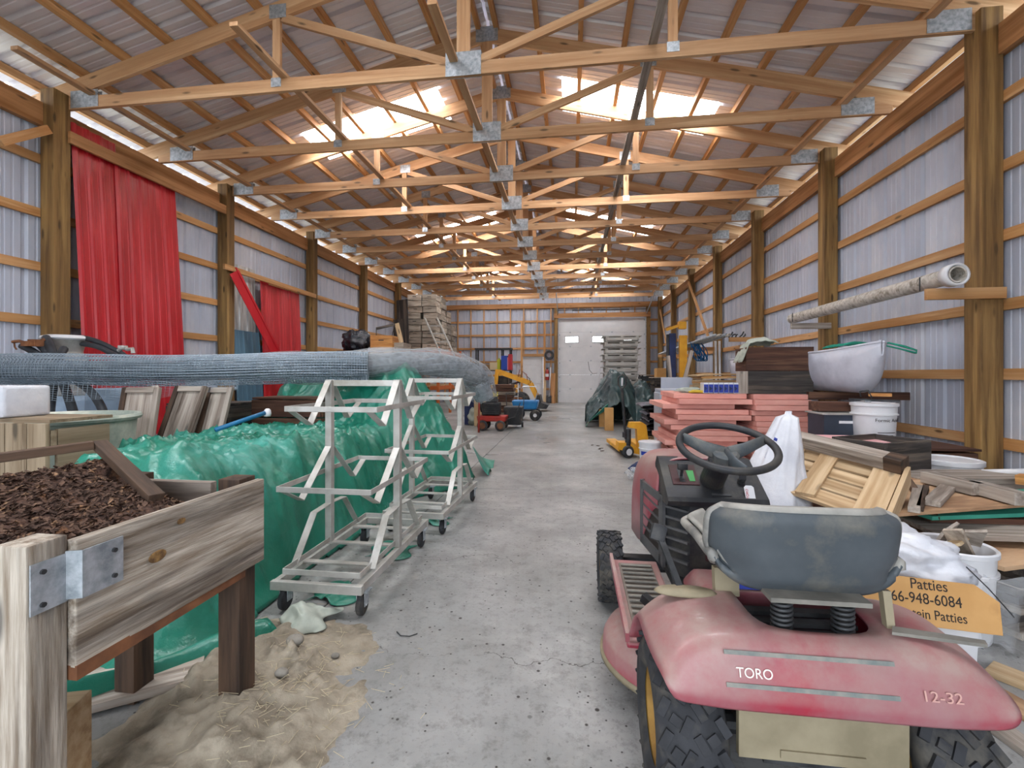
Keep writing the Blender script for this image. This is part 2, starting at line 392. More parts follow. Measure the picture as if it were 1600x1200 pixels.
def face_matrix(origin, right, up):
    r = V(right).normalized(); u = V(up); n = r.cross(u).normalized(); u = n.cross(r)
    o = V(origin)
    return Matrix(((r.x,u.x,n.x,o.x),(r.y,u.y,n.y,o.y),(r.z,u.z,n.z,o.z),(0,0,0,1)))

# ================================================================== THE BUILDING
XL, XR, YF, YN = -6.12, 3.87, 20.2, -3.2          # wall sheet planes
XC = (XL+XR)/2; HW = (XR-XL)/2
SLOPE = 0.25; EAVE = 4.76
def roof_z(x): return EAVE+SLOPE*(HW-abs(x-XC))
POST_YS = {'left': [4.59+2.65*k for k in range(-2, 6)], 'right': [4.69+2.55*k for k in range(-2, 7)]}
SHEET = 0.915
# ---- ground outside and floor slabs
b = MB(); b.box((XC, 8, -0.36), (70, 80, 0.2)); o = b.build('ground', ground_m); tag(o, kind='structure')
floor = struct('floor')
xs = [XL-0.05, -1.32, XR+0.05]; ys = [YN, -0.25, 4.9, 10.0, 15.1, YF+0.05]
for i in range(2):
    for j in range(5):
        b = MB(); g = 0.004
        b.box(((xs[i]+xs[i+1])/2, (ys[j]+ys[j+1])/2, -0.1), (xs[i+1]-xs[i]-2*g, ys[j+1]-ys[j]-2*g, 0.2), None, 0.004)
        b.build('concrete_slab', concrete, floor)
b = MB(); b.box((XC, (YN+YF)/2, -0.23), (XR-XL+0.1, YF-YN, 0.06)); b.build('footing', stone_m, floor)

# ---- corrugated sheets
def rib_profile(w, n=3, h=0.024):
    p = []; s = w/n
    for k in range(n):
        a = k*s
        p += [(a, 0), (a+0.022, h), (a+0.052, h), (a+0.074, 0), (a+0.135, 0), (a+0.142, 0.005), (a+0.158, 0.005), (a+0.165, 0), (a+0.215, 0), (a+0.222, 0.005), (a+0.238, 0.005), (a+0.245, 0)]
    p.append((w, 0)); return p
def sheet_mesh(name, w, f, n=3, h=0.024, m=None):
    """f(s, depth, t) -> point; s across the sheet, t = 0/1 along the ribs"""
    b = MB(); pr = rib_profile(w, n, h)
    a = [b.bm.verts.new(f(s, dd, 0)) for s, dd in pr]; c = [b.bm.verts.new(f(s, dd, 1)) for s, dd in pr]
    b.bridge(a, c, False)
    me = bpy.data.meshes.new(name); b.bm.to_mesh(me); b.bm.free(); me.materials.append(m); return me
walls = {}
for side, X, sg in (('left', XL, -1), ('right', XR, 1)):
    w = struct('wall_'+side); walls[side] = w
    me = sheet_mesh('wall_sheet', SHEET, lambda s, dd, t: V((sg*dd, s, 4.40*t)), m=metal_wall)
    n = int((YF-YN)/SHEET)+1
    for k in range(n):
        o = link('wall_sheet', me, None, w); o.location = (X, YF-(k+1)*SHEET, 0)
    gx = X-sg*0.021; px = X-sg*(0.042+0.09)
    POST_Y = POST_YS[side]
    for k, y in enumerate(POST_Y):
        plank('post', (px, y, 0.0), (px, y, 4.55), 0.18, 0.18, wood_post, w, up=(1,0,0), bev=0.006)
        y1 = POST_Y[k+1] if k+1 < len(POST_Y) else YF
        if y1-y < 0.5: continue
        for r in range(1, 7):
            plank('girt', (gx, y+0.004, 0.008+0.622*r), (gx, y1-0.004, 0.008+0.622*r), 0.04, 0.10, wood_girt, w, up=(0,0,1))
        plank('skirt_board', (gx, y+0.004, 0.1), (gx, y1-0.004, 0.1), 0.04, 0.19, wood_post, w)
        plank('top_plate', (gx-sg*0.045, y+0.095, 4.245), (gx-sg*0.045, y1-0.095, 4.245), 0.045, 0.27, wood_plate, w)
        plank('outer_plate', (gx, y+0.003, 4.25), (gx, y1-0.003, 4.25), 0.04, 0.26, wood_plate, w)
def end_wall(name, Y, sg, openings):
    w = struct(name)
    n = int((XR-XL)/SHEET)+1
    for k in range(n):
        x0 = XL+k*SHEET; x1 = min(x0+SHEET, XR)
        cuts = [o for o in openings if o[0] < x1-0.02 and o[1] > x0+0.02]
        segs = [(x0, x1, 0.0)]
        if cuts:
            a, c, top = cuts[0]; segs = []
            if a > x0: segs.append((x0, a, 0.0))
            segs.append((max(a, x0), min(c, x1), top))
            if c < x1: segs.append((c, x1, 0.0))
        for s0, s1, zb in segs:
            b = MB(); pr = [(s, dd) for s, dd in rib_profile(SHEET) if s0-x0-1e-6 <= s <= s1-x0+1e-6]
            pr = [(s0-x0, 0)]+[p for p in pr if s0-x0+1e-3 < p[0] < s1-x0-1e-3]+[(s1-x0, 0)]
            lo = [b.bm.verts.new((x0+s, Y+sg*dd, zb)) for s, dd in pr]; hi = [b.bm.verts.new((x0+s, Y+sg*dd, roof_z(x0+s)-0.02)) for s, dd in pr]
            b.bridge(lo, hi, False); b.build('wall_sheet', metal_wall, w)
    return w
DX0, DX1, DH = -0.56, 3.14, 3.70        # overhead door
MX0, MX1, MH = -2.13, -1.24, 2.03       # man door
wf = end_wall('wall_far', YF, 1, [(DX0, DX1, DH), (MX0, MX1, MH)])
wn = end_wall('wall_near', YN, -1, [(-4.7, 2.3, 3.9)])
def split(x0, x1, z):
    """pieces of a horizontal member on the far wall that leave the doors free"""
    out = [(x0, x1)]
    for a, c, h in ((DX0-0.04, DX1+0.04, DH+0.05), (MX0-0.04, MX1+0.04, MH+0.08)):
        if z < h:
            out = [s for p in out for s in ((p[0], min(p[1], a)), (max(p[0], c), p[1])) if s[1]-s[0] > 0.05]
    return out
for k in range(1, 9):
    z = 0.6*k
    for a, c in split(XL+0.15, XR-0.15, z):
        if z > 4.6: a, c = max(a, XC-HW+(z-4.5)/SLOPE), min(c, XC+HW-(z-4.5)/SLOPE)
        plank('girt', (a, YF-0.022, z), (c, YF-0.022, z), 0.04, 0.09, wood_girt, wf)
plank('tie_beam', (XL+0.2, YF-0.085, 4.28), (XR-0.2, YF-0.085, 4.28), 0.06, 0.2, wood_plate, wf)
for k in range(0, 17):
    x = XL+0.42+0.6*k
    for a, c, h in ((DX0-0.05, DX1+0.05, DH+0.14), (MX0-0.05, MX1+0.05, MH+0.1), (99, 99, 0.0)):
        if a < x < c: break
    plank('stud', (x, YF-0.09, h+0.002), (x, YF-0.09, 4.16), 0.045, 0.09, wood_girt, wf, up=(0,1,0))
for x in (DX0-0.11, DX1+0.11): plank('door_post', (x, YF-0.14, 0), (x, YF-0.14, 4.16), 0.16, 0.18, wood_post, wf, up=(0,1,0), bev=0.005)
for x in (MX0-0.06, MX1+0.06): plank('door_jamb', (x, YF-0.1, 0), (x, YF-0.1, 3.6), 0.09, 0.12, wood_girt, wf, up=(0,1,0))
plank('door_header', (DX0-0.2, YF-0.24, DH+0.11), (DX1+0.2, YF-0.24, DH+0.11), 0.05, 0.2, wood_plate, wf)
plank('door_header', (MX0-0.05, YF-0.13, MH+0.07), (MX1+0.05, YF-0.13, MH+0.07), 0.06, 0.12, wood_girt, wf)
# corner braces on the right wall
plank('wall_brace', (3.62, 17.2, 1.3), (3.62, 19.4, 3.9), 0.09, 0.04, wood_girt, walls['right'], up=(1,0,0))
plank('wall_brace', (3.60, 12.6, 2.2), (3.60, 14.7, 4.1), 0.09, 0.04, wood_girt, walls['right'], up=(1,0,0))

# ---- roof
ceil = struct('ceiling')
SKY_Y = [6.93-5.49, 6.93, 6.93+5.49, 6.93+2*5.49]
SKY = (0.93, 3.32)      # distance from the ridge, in plan
OV = 0.45
nroof = int((YF+0.4-(YN-0.5))/SHEET)+2
y_start = 6.93-SHEET*int((6.93-YN+0.5)/SHEET+1)
def roof_sheet(sg, a, c):
    return sheet_mesh('roof_sheet', SHEET, h=0.04, f= lambda s, dd, t: V((XC+sg*(a+(c-a)*t), s, EAVE+SLOPE*(HW-(a+(c-a)*t))+dd)), m=metal_roof)
for sg in (-1, 1):
    full = roof_sheet(sg, 0.02, HW+OV); up_ = roof_sheet(sg, 0.02, SKY[0]+0.05); lo_ = roof_sheet(sg, SKY[1]-0.05, HW+OV)
    sky_me = sheet_mesh('skylight', SHEET, h=0.04, f=lambda s, dd, t: V((XC+sg*(SKY[0]+(SKY[1]-SKY[0])*t), s, EAVE+SLOPE*(HW-(SKY[0]+(SKY[1]-SKY[0])*t))+dd+0.006)), m=skylight_m)
    for k in range(nroof):
        y = y_start+k*SHEET
        hit = any(abs(y-q) < 0.2 for q in SKY_Y)
        for me in ((up_, lo_) if hit else (full,)):
            o = link('roof_sheet', me, None, ceil); o.location = (0, y, 0)
        if hit:
            o = link('skylight', sky_me, None, ceil); o.location = (0, y, 0); o['label'] = 'bright translucent skylight panel'
    for k in range(10):
        dx = 0.12+k*0.56
        if dx > HW+OV: break
        x = XC+sg*dx; z = roof_z(x)-0.052
        plank('purlin', (x, YN-0.3, z), (x, YF+0.3, z), 0.06, 0.09, wood_girt, ceil)
b = MB(); b.box((XC, (YN+YF)/2, roof_z(XC)+0.05), (0.5, YF-YN+0.8, 0.01)); b.build('ridge_cap', metal_roof, ceil)

# ---- roof trusses
TY = [4.68]+[4.75+1.275*i for i in range(1, 12)]
ZB = 4.385
def build_truss():
    t = thing('roof_truss', '', 'truss', (XC, TY[0], ZB))
    y = TY[0]
    plank('bottom_chord', (XL+0.05, y, ZB+0.07), (XC-0.002, y, ZB+0.07), 0.04, 0.14, wood_truss, t)
    plank('bottom_chord', (XC+0.002, y, ZB+0.07), (XR-0.05, y, ZB+0.07), 0.04, 0.14, wood_truss, t)
    tc = lambda dx: roof_z(XC+dx)-0.10-0.095
    for sg in (-1, 1):
        plank('top_chord', (XC+sg*(HW+0.3), y, tc(HW+0.3)), (XC+sg*0.02, y, tc(0.02)), 0.042, 0.185, wood_truss, t)
        plank('web_post', (XC+sg*2.12, y, ZB+0.14), (XC+sg*2.12, y, tc(2.12)-0.09), 0.09, 0.04, wood_truss, t, up=(0,1,0))
        plank('web_diagonal', (XC+sg*0.12, y, ZB+0.13), (XC+sg*2.05, y, tc(2.05)-0.10), 0.04, 0.09, wood_truss, t)
        for f in (-1, 1):
            yy = y+f*0.0235
            p = plank('gusset_plate', (XC+sg*(HW-0.62), yy, ZB+0.11), (XC+sg*(HW-0.25), yy, ZB+0.11), 0.003, 0.2, galv, t)
            plank('gusset_plate', (XC+sg*2.0, yy, tc(2.05)-0.03), (XC+sg*2.2, yy, tc(2.05)-0.03), 0.003, 0.15, galv, t)
            plank('gusset_plate', (XC+sg*2.06, yy, ZB+0.10), (XC+sg*2.18, yy, ZB+0.10), 0.003, 0.10, galv, t)
    plank('king_post', (XC, y, ZB+0.14), (XC, y, tc(0)-0.09), 0.14, 0.04, wood_truss, t, up=(0,1,0))
    for f in (-1, 1):
        plank('gusset_plate', (XC-0.19, y+f*0.0235, ZB+0.12), (XC+0.19, y+f*0.0235, ZB+0.12), 0.003, 0.25, galv, t)
        plank('gusset_plate', (XC-0.15, y+f*0.0235, tc(0)), (XC+0.15, y+f*0.0235, tc(0)), 0.003, 0.2, galv, t)
    return t
t0 = build_truss()
for i, y in enumerate(TY):
    t = t0 if i == 0 else copy_tree(t0)
    t.location.y = y
    t['label'] = ('nearest wooden roof truss, spanning the top of the picture' if i == 0 else
                  ('farthest wooden roof truss, beside the white overhead door wall' if i == len(TY)-1 else '%s wooden roof truss counted from the viewer' % ORD[i]))
    t['group'] = 'wooden roof trusses'
for x, lab, mm in ((XC-4.45, 'long brace board over the trusses above the left wall', wood_truss), (-3.15, 'long brace board over the trusses crossing under the left skylights', wood_truss),
               (XC-0.1, 'long brace board over the trusses running beside the centre plates', wood_truss), (0.80, 'long greyish brace board over the trusses crossing under the right skylights', wood_grey), (3.27, 'long brace board over the trusses above the right wall', wood_truss)):
    o = plank('lateral_brace', (x, 3.9, ZB+0.161), (x, 20.0, ZB+0.161), 0.085, 0.04, mm); tag(o, lab, 'brace', 'lateral braces over the trusses')
    
# ---- overhead door and man door
d1 = struct('door_1')
sec = DH/6; yd = YF-0.10
panel_me = MB(); panel_me.box((0,0,0), (DX1-DX0, 0.045, sec-0.001), None, 0.006)
pm = bpy.data.meshes.new('door_section'); panel_me.bm.to_mesh(pm); panel_me.bm.free(); pm.materials.append(white_paint)
for k in range(6):
    zc = sec*(k+0.5)
    if k != 4:
        o = link('door_section', pm, None, d1); o.location = ((DX0+DX1)/2, yd, zc)
    else:
        o = MB(); wins = [0.57, 1.75, 2.93]; xs_ = [0]; 
        for wc in wins: xs_ += [wc-0.29, wc+0.29]
        xs_.append(DX1-DX0)
        for q in range(0, len(xs_), 2): o.box((DX0+(xs_[q]+xs_[q+1])/2, yd, zc), (xs_[q+1]-xs_[q], 0.045, sec-0.001))
        for wc in wins:
            o.box((DX0+wc, yd, zc+0.22), (0.58, 0.045, sec-0.001-0.44)); o.box((DX0+wc, yd, zc-0.22), (0.58, 0.045, sec-0.001-0.44))
        sec_o = o.build('door_section', white_paint, d1)
        for wc in wins:
            f = MB()
            for dz in (-0.135, 0.135): f.box((DX0+wc, yd-0.026, zc+dz), (0.60, 0.012, 0.025))
            for dx in (-0.29, 0.29): f.box((DX0+wc+dx, yd-0.026, zc), (0.025, 0.012, 0.27))
            f.build('window_frame', steel_dark, sec_o)
            MB().box((DX0+wc, yd, zc), (0.578, 0.01, 0.262)).build('pane', pane_white, sec_o)
    if k < 5:
        for q in range(4):
            h = MB().box((DX0+0.5+q*0.9, yd-0.03, sec*(k+1)), (0.07, 0.014, 0.05)); h.build('hinge', galv, d1)
    for sx in (DX0+0.04, DX1-0.04):
        MB().box((sx, yd-0.035, sec*(k+0.5)+0.2), (0.05, 0.03, 0.06)).build('roller_bracket', galv, d1)
for sx, s2 in ((DX0-0.03, -1), (DX1+0.03, 1)):
    b = MB(); b.bar((sx, yd-0.08, 0.05), (sx, yd-0.08, 3.85), 0.06, 0.03, up=(0,1,0)); b.bar((sx, yd-0.08, 3.85), (sx, yd-3.4, 4.72), 0.03, 0.06)
    b.build('door_track', galv, d1)
b = MB(); b.cyl((DX0-0.1, yd-0.2, DH+0.33), (DX1+0.1, yd-0.2, DH+0.33), 0.014, n=8); b.cyl((DX0+0.6, yd-0.2, DH+0.33), (DX0+3.0, yd-0.2, DH+0.33), 0.035, n=10); b.build('torsion_spring', steel_dark, d1)
d2 = struct('door_2')
b = MB(); b.box(((MX0+MX1)/2, YF-0.06, MH/2+0.01), (MX1-MX0, 0.045, MH), None, 0.004); slab = b.build('door_leaf', white_paint, d2)
for cx in (-0.2, 0.2):
    for zc, hh in ((0.45, 0.5), (1.2, 0.72), (1.78, 0.24)):
        MB().box(((MX0+MX1)/2+cx, YF-0.085, zc), (0.27, 0.012, hh), None, 0.005).build('door_panel', white_paint, slab)
MB().lathe([(0.0,0.0),(0.012,0.0),(0.012,0.04),(0.03,0.05),(0.033,0.07),(0.02,0.085),(0.0,0.088)], (MX1-0.07, YF-0.083, 0.98), 14, Matrix.Rotation(math.pi/2, 3, 'X')).build('door_knob', chrome, d2, smooth=True)
MB().lathe([(0.0,0.0),(0.028,0.0),(0.028,0.02),(0.0,0.022)], (MX1-0.07, YF-0.083, 1.15), 14, Matrix.Rotation(math.pi/2, 3, 'X')).build('deadbolt', chrome, d2, smooth=True)

# ================================================================== LEFT WALL: LEANING SHEETS
def leaning_sheet(name, label, y0, w, z0, z1, xb, xt, m, ribs=3, skew=0.0, group=None, sgn=-1):
    """ribbed metal sheet leaning on the left wall; bottom stands at xb, top touches at xt; skew shifts the top along Y"""
    b = MB(); pr = rib_profile(w, ribs, 0.022)
    k = w/(SHEET) if ribs == 3 else 1
    lo, hi = [], []
    n = 6; rows = []
    for i in range(n+1):
        t = i/n
        rows.append([b.bm.verts.new((xb+(xt-xb)*t+dd+0.012*math.sin(t*3.1), y0+s+skew*t, z0+(z1-z0)*t)) for s, dd in pr])
    for a, c in zip(rows, rows[1:]): b.bridge(a, c, False)
    o = b.build(name, m, solid=0.002); return tag(o, label, 'metal sheet', group)
G = 'metal sheets leaning on the left wall'
def wy(px, X=-5.75): return at(px, 585, X=X).y
ya, yb, yc, yd_ = max(wy(119), 4.72), wy(192), wy(250), wy(283)
leaning_sheet('red_metal_sheet', 'wide bright red metal sheet just right of the leftmost post', ya, yb-ya-0.01, 0.45, 4.28, -5.74, -5.96, red_sheet, 3, group=G)
leaning_sheet('red_metal_sheet', 'bright red metal sheet in the middle of the three tall ones', yb, yc-yb-0.05, 0.42, 4.12, -5.72, -5.94, red_sheet, 3, 0.05, group=G)
leaning_sheet('red_metal_sheet', 'narrow bright red metal sheet, right of the two wide tall ones', yc+0.02, yd_-yc-0.02, 0.42, 4.02, -5.72, -5.95, red_sheet, 2, 0.02, group=G)
leaning_sheet('blue_metal_sheet', 'blue grey metal sheet behind the slanted red strip', max(wy(368,-5.85), 7.37), wy(420)-max(wy(368,-5.85), 7.37), 0.3, 2.05, -5.86, -5.97, blue_sheet, 3, group=G)
leaning_sheet('galvanised_sheet', 'shiny bare galvanised sheet above the blue grey sheet', max(wy(368,-5.85), 7.37), wy(418)-max(wy(368,-5.85), 7.37), 1.6, 3.25, -6.03, -6.04, galv_sheet, 3, group=G)
y5, y6 = wy(423), wy(481)
leaning_sheet('red_metal_sheet', 'far red metal sheet, the wide one behind the horizontal rail board', y5+0.12, y6-y5-0.12, 0.4, 3.02, -5.88, -5.96, red_sheet, 3, group=G)
leaning_sheet('red_metal_sheet', 'far red metal sheet, the narrow strip beside the galvanised sheet', y5-0.02, 0.2, 0.35, 3.12, -5.87, -5.95, red_sheet, 1, -0.02, group=G)
# slanted red strip
p0 = at(366, 425, X=-5.79); p1 = at(432, 552, X=-5.62); p1 = p0+(p1-p0)*(p0.z/(p0.z-p1.z))*0.97
b = MB(); b.bar(p0, p1, 0.012, 0.2, up=(0.1,0.35,0.9)); b.bar(p0+V((0.012,0.02,0.085)), p1+V((0.012,0.02,0.085)), 0.02, 0.02); tag(b.build('red_metal_strip', red_sheet), 'narrow red metal strip leaning at a slant across the blue sheet', 'metal strip', G)
# keeper boards nailed across the posts
o = plank('keeper_board', at(108, 214, X=-5.872), at(352, 328, X=-5.872), 0.04, 0.14, wood_plate); tag(o, 'long board holding the tops of the three tall red sheets', 'board')
o = plank('keeper_board', at(350, 416, X=-5.845), at(493, 463, X=-5.845), 0.04, 0.09, wood_girt); tag(o, 'rail board in front of the far red sheets and galvanised sheet', 'board')
o = plank('wooden_strut', at(0, 221, X=-5.9), at(76, 202, X=-5.9), 0.04, 0.09, wood_girt); tag(o, 'short slanted strut meeting the leftmost post near the roof', 'board')

# ================================================================== RAISED PLANTER
PX0, PX1, PY0, PY1, PH = -1.72, -1.215, 0.86, 1.60, 0.86
pl = thing('raised_planter', 'weathered wooden raised planter on legs with a galvanised corner bracket', 'planter', ((PX0+PX1)/2, (PY0+PY1)/2, 0))
bd = 0.035
for (x, y, m_) in ((PX1-0.03, PY0+0.045, wood_planter), (PX1-0.03, PY1-0.04, wood_wet), (PX0+0.04, PY0+0.045, wood_wet), (PX0+0.04, PY1-0.04, wood_wet)):
    z1 = PH+0.005
    o = plank('leg', (x, y, 0), (x, y, z1), 0.085, 0.085, m_, pl, up=(1,0,0), bev=0.004)
plank('side_board', (PX1+0.014+bd/2-0.02+0.006, PY0+0.09, PH-0.165), (PX1+0.02+0.01, PY1+0.01, PH-0.165), 0.03, 0.31, wood_planter, pl, bev=0.004)
plank('side_board', (PX0-0.02, PY0, PH-0.165), (PX0-0.02, PY1, PH-0.165), 0.03, 0.31, wood_grey, pl)
plank('end_board', (PX0, PY1-0.10, PH-0.15), (PX1-0.075, PY1-0.10, PH-0.15), 0.03, 0.30, wood_grey, pl, bev=0.003)
plank('end_board', (PX0, PY0+0.005, PH-0.165), (PX1-0.075, PY0+0.005, PH-0.165), 0.03, 0.31, wood_planter, pl, bev=0.003)
plank('bottom_board', (PX0+0.09, (PY0+PY1)/2, 0.565), (PX1-0.08, (PY0+PY1)/2, 0.565), PY1-PY0-0.25, 0.025, wood_wet, pl)
plank('ledger', (PX1+0.02, PY0+0.09, 0.53), (PX1+0.02, PY1-0.08, 0.53), 0.03, 0.035, rust, pl)
for y_, z_, r_ in ((PY0+0.30, PH-0.13, 0.020), (PY0+0.38, PH-0.055, 0.011), (PY0+0.66, PH-0.10, 0.010)):
    MB().lathe([(0,0.0005),(r_*0.55,0.0012),(r_*0.8,0.0005),(r_,0.0012),(r_*1.1,0.0)], (PX1+0.0405, y_, z_), 22, Matrix.Rotation(math.pi/2,3,'Y'), (False,False), (0.75,1.3)).build('knot', knot_m, pl, world=True, smooth=True)
bk = MB(); bx_ = PX1+0.045; 
bk.box((PX1+0.0165, PY0+0.045, PH-0.095), (0.004, 0.075, 0.115)); bk.box((PX1+0.049, PY0+0.14, PH-0.09), (0.004, 0.10, 0.115))
bk.bar((PX1+0.0165, PY0+0.08, PH-0.09), (PX1+0.049, PY0+0.092, PH-0.09), 0.004, 0.115)
brk = bk.build('corner_bracket', galv, pl, world=True); brk['label'] = 'galvanised corner bracket'
for y, z in ((PY0+0.03, PH-0.06), (PY0+0.03, PH-0.135), (PY0+0.165, PH-0.06), (PY0+0.165, PH-0.125)):
    xx = PX1+0.018 if y < PY0+0.08 else PX1+0.051
    MB().cyl((xx, y, z), (xx+0.006, y, z), 0.006, n=8).build('screw', steel_dark, brk, world=True)
# soil with leaf litter
A_ = V((-1.79, 1.52, 0.985)); B_ = V((-1.31, 1.29, 0.855)); C_ = A_+V((-0.50, -0.85, -0.06))
def soil_z(x, y):
    t = max(0, min(1, (x+1.75)/0.52)); z = 0.945-0.125*t + 0.012*noise.noise(V((x*14, y*14, 0))) + 0.008*noise.noise(V((x*40, y*40, 3)))
    far = max(0, (y-1.33)*2.2) if x > -1.62 else 0
    return max(0.62, z-far*0.25)
X0s, X1s, Y0s, Y1s = PX0+0.0, PX1-0.004, PY0+0.022, PY1-0.118
b = MB()
b.grid(lambda u, v: V((X0s+(X1s-X0s)*u, Y0s+(Y1s-Y0s)*v, soil_z(X0s+(X1s-X0s)*u, Y0s+(Y1s-Y0s)*v))), 70, 80)
for (sx, sy) in ((0,0),):
    pass
soil = b.build('planter_soil', soil_m, smooth=True); tag(soil, 'dark brown soil and leaf litter filling the raised planter', 'soil', kind='stuff')
b = MB(); random.seed(3)
for i in range(4200):
    x, y = rnd(X0s, X1s-0.02), rnd(Y0s, Y1s-0.03); z = soil_z(x, y)+rnd(-0.002, 0.008); a = rnd(0, 6.28); L = rnd(0.003, 0.014); w_ = L*rnd(0.25, 0.7); tl = rnd(-0.7, 0.7)
    ux, uy, uz = math.cos(a)*L, math.sin(a)*L, tl*L; vx, vy = -math.sin(a)*w_, math.cos(a)*w_
    q = [b.bm.verts.new((x+ux, y+uy, z+uz)), b.bm.verts.new((x+vx, y+vy, z+rnd(-0.003,0.006))), b.bm.verts.new((x-ux, y-uy, z-uz)), b.bm.verts.new((x-vx, y-vy, z))]
    b.bm.faces.new(q)
lit = b.build('leaf_litter', leaf_m, soil, world=True); lit['kind'] = 'stuff'
fr = thing('sieve_frame', 'dark wooden frame lying tilted on the planter soil', 'frame', (A_.x, A_.y, A_.z-0.03))
plank('frame_bar', A_+V((0.0,0.0,0)), B_, 0.045, 0.03, wood_wet, fr, bev=0.003); plank('frame_bar', A_+V((0.01,-0.03,0)), C_, 0.045, 0.03, wood_wet, fr, bev=0.003)
# block and boards under the planter at the picture's corner
o = plank('timber_offcut', (-1.62, 1.02, 0.17), (-1.36, 1.10, 0.17), 0.1, 0.34, wood_pallet, bev=0.004); tag(o, 'tan timber offcut standing under the planter', 'timber')
o = plank('loose_board', (-2.1, 1.35, 0.03), (-1.55, 1.75, 0.03), 0.28, 0.03, wood_grey); tag(o, 'grey board lying on the floor under the planter', 'board')

# ---- sand, straw, stones, rag, wire on the floor
random.seed(11)
sand_spots = [(-1.25, 1.52, 0.42, 0.46, 0.085), (-1.45, 1.85, 0.36, 0.34, 0.07), (-0.98, 1.52, 0.26, 0.32, 0.025), (-1.12, 1.95, 0.3, 0.25, 0.03)]
def sand_z(x, y):
    z = 0
    for cx, cy, rx, ry, h in sand_spots:
        q = (((x-cx)/rx)**2+((y-cy)/ry)**2)*(1+0.55*noise.noise(V((x*7, y*7, 9)))+0.35*noise.noise(V((x*22, y*22, 4))))
        if q < 1: z += h*(1-q)**1.5*(0.8+0.5*noise.noise(V((x*9, y*9, 1))))
    return z*(1+0.25*noise.noise(V((x*25,y*25,0))))-0.004
b = MB(); b.grid(lambda u, v: V((-1.95+1.3*u, 0.95+1.35*v, sand_z(-1.95+1.3*u, 0.95+1.35*v))), 110, 110, keep=lambda q: max(p.co.z for p in q) > 0.0)
sand = b.build('sand_pile', sand_m, smooth=True); tag(sand, 'spilled sand heaped on the concrete under the planter', 'sand', kind='stuff')
b = MB()
for i in range(300):
    x, y = random.gauss(-1.06, 0.16), random.gauss(1.62, 0.2)
    if x < -1.7: continue
    z = max(0.002, sand_z(x, y))+rnd(0.001, 0.01); a = rnd(0, 6.28); L = rnd(0.015, 0.06)
    b.bar((x, y, z), (x+math.cos(a)*L, y+math.sin(a)*L, z+rnd(-0.003, 0.008)), 0.0016, 0.0012)
st = b.build('straw_litter', straw_m); tag(st, 'dry straw scattered over the sand beside the planter leg', 'straw', kind='stuff')
for k, (px_, py_, r_, lab) in enumerate(((461, 1033, 0.030, 'larger round grey stone on the sand near the cart wheel'), (524, 1029, 0.015, 'small pale pebble on the concrete by the straw'), (440, 1075, 0.022, 'dark stone half buried in the sand by the planter leg'))):
    p = at(px_, py_, Z=0.01); b = MB()
    b.grid(lambda u, v: V((p.x+r_*1.25*math.cos(u*6.283)*math.sin(v*math.pi), p.y+r_*math.sin(u*6.283)*math.sin(v*math.pi), max(0.0, sand_z(p.x,p.y))+r_*0.7+r_*0.75*math.cos(v*math.pi)*(1+0.15*noise.noise(V((u*4,v*4,k)))))), 18, 10, close_u=True)
    tag(b.build('stone', stone_m, smooth=True), lab, 'stone')
b = MB(); b.grid(lambda u, v: V((-1.42+0.22*u+0.03*math.sin(v*9), 1.99+0.24*v+0.02*math.sin(u*8), 0.03+0.08*math.sin(math.pi*u)*math.sin(math.pi*v)*(1+0.5*noise.noise(V((u*5,v*5,4)))))), 26, 26)
tag(b.build('crumpled_sack', canvas_m, smooth=True, solid=0.003), 'small crumpled pale sack on the floor beside the planter leg', 'sack')
for k, (pts, lab) in enumerate((([(533,985),(537,1005),(545,1015),(558,1018),(570,1017)], 'bent pale wire lying on the concrete nearest the straw'), ([(620,987),(626,993),(640,994),(652,990)], 'short dark bent wire lying on the concrete right of the pale one'))):
    P3 = [at(a, c, Z=0.004) for a, c in pts]; P3 = [p+V((0,0,0.0)) for p in P3]
    tag(MB().tube(P3, 0.0025, 6).build('wire_scrap', wire if k == 0 else steel_dark, smooth=True), lab, 'wire')

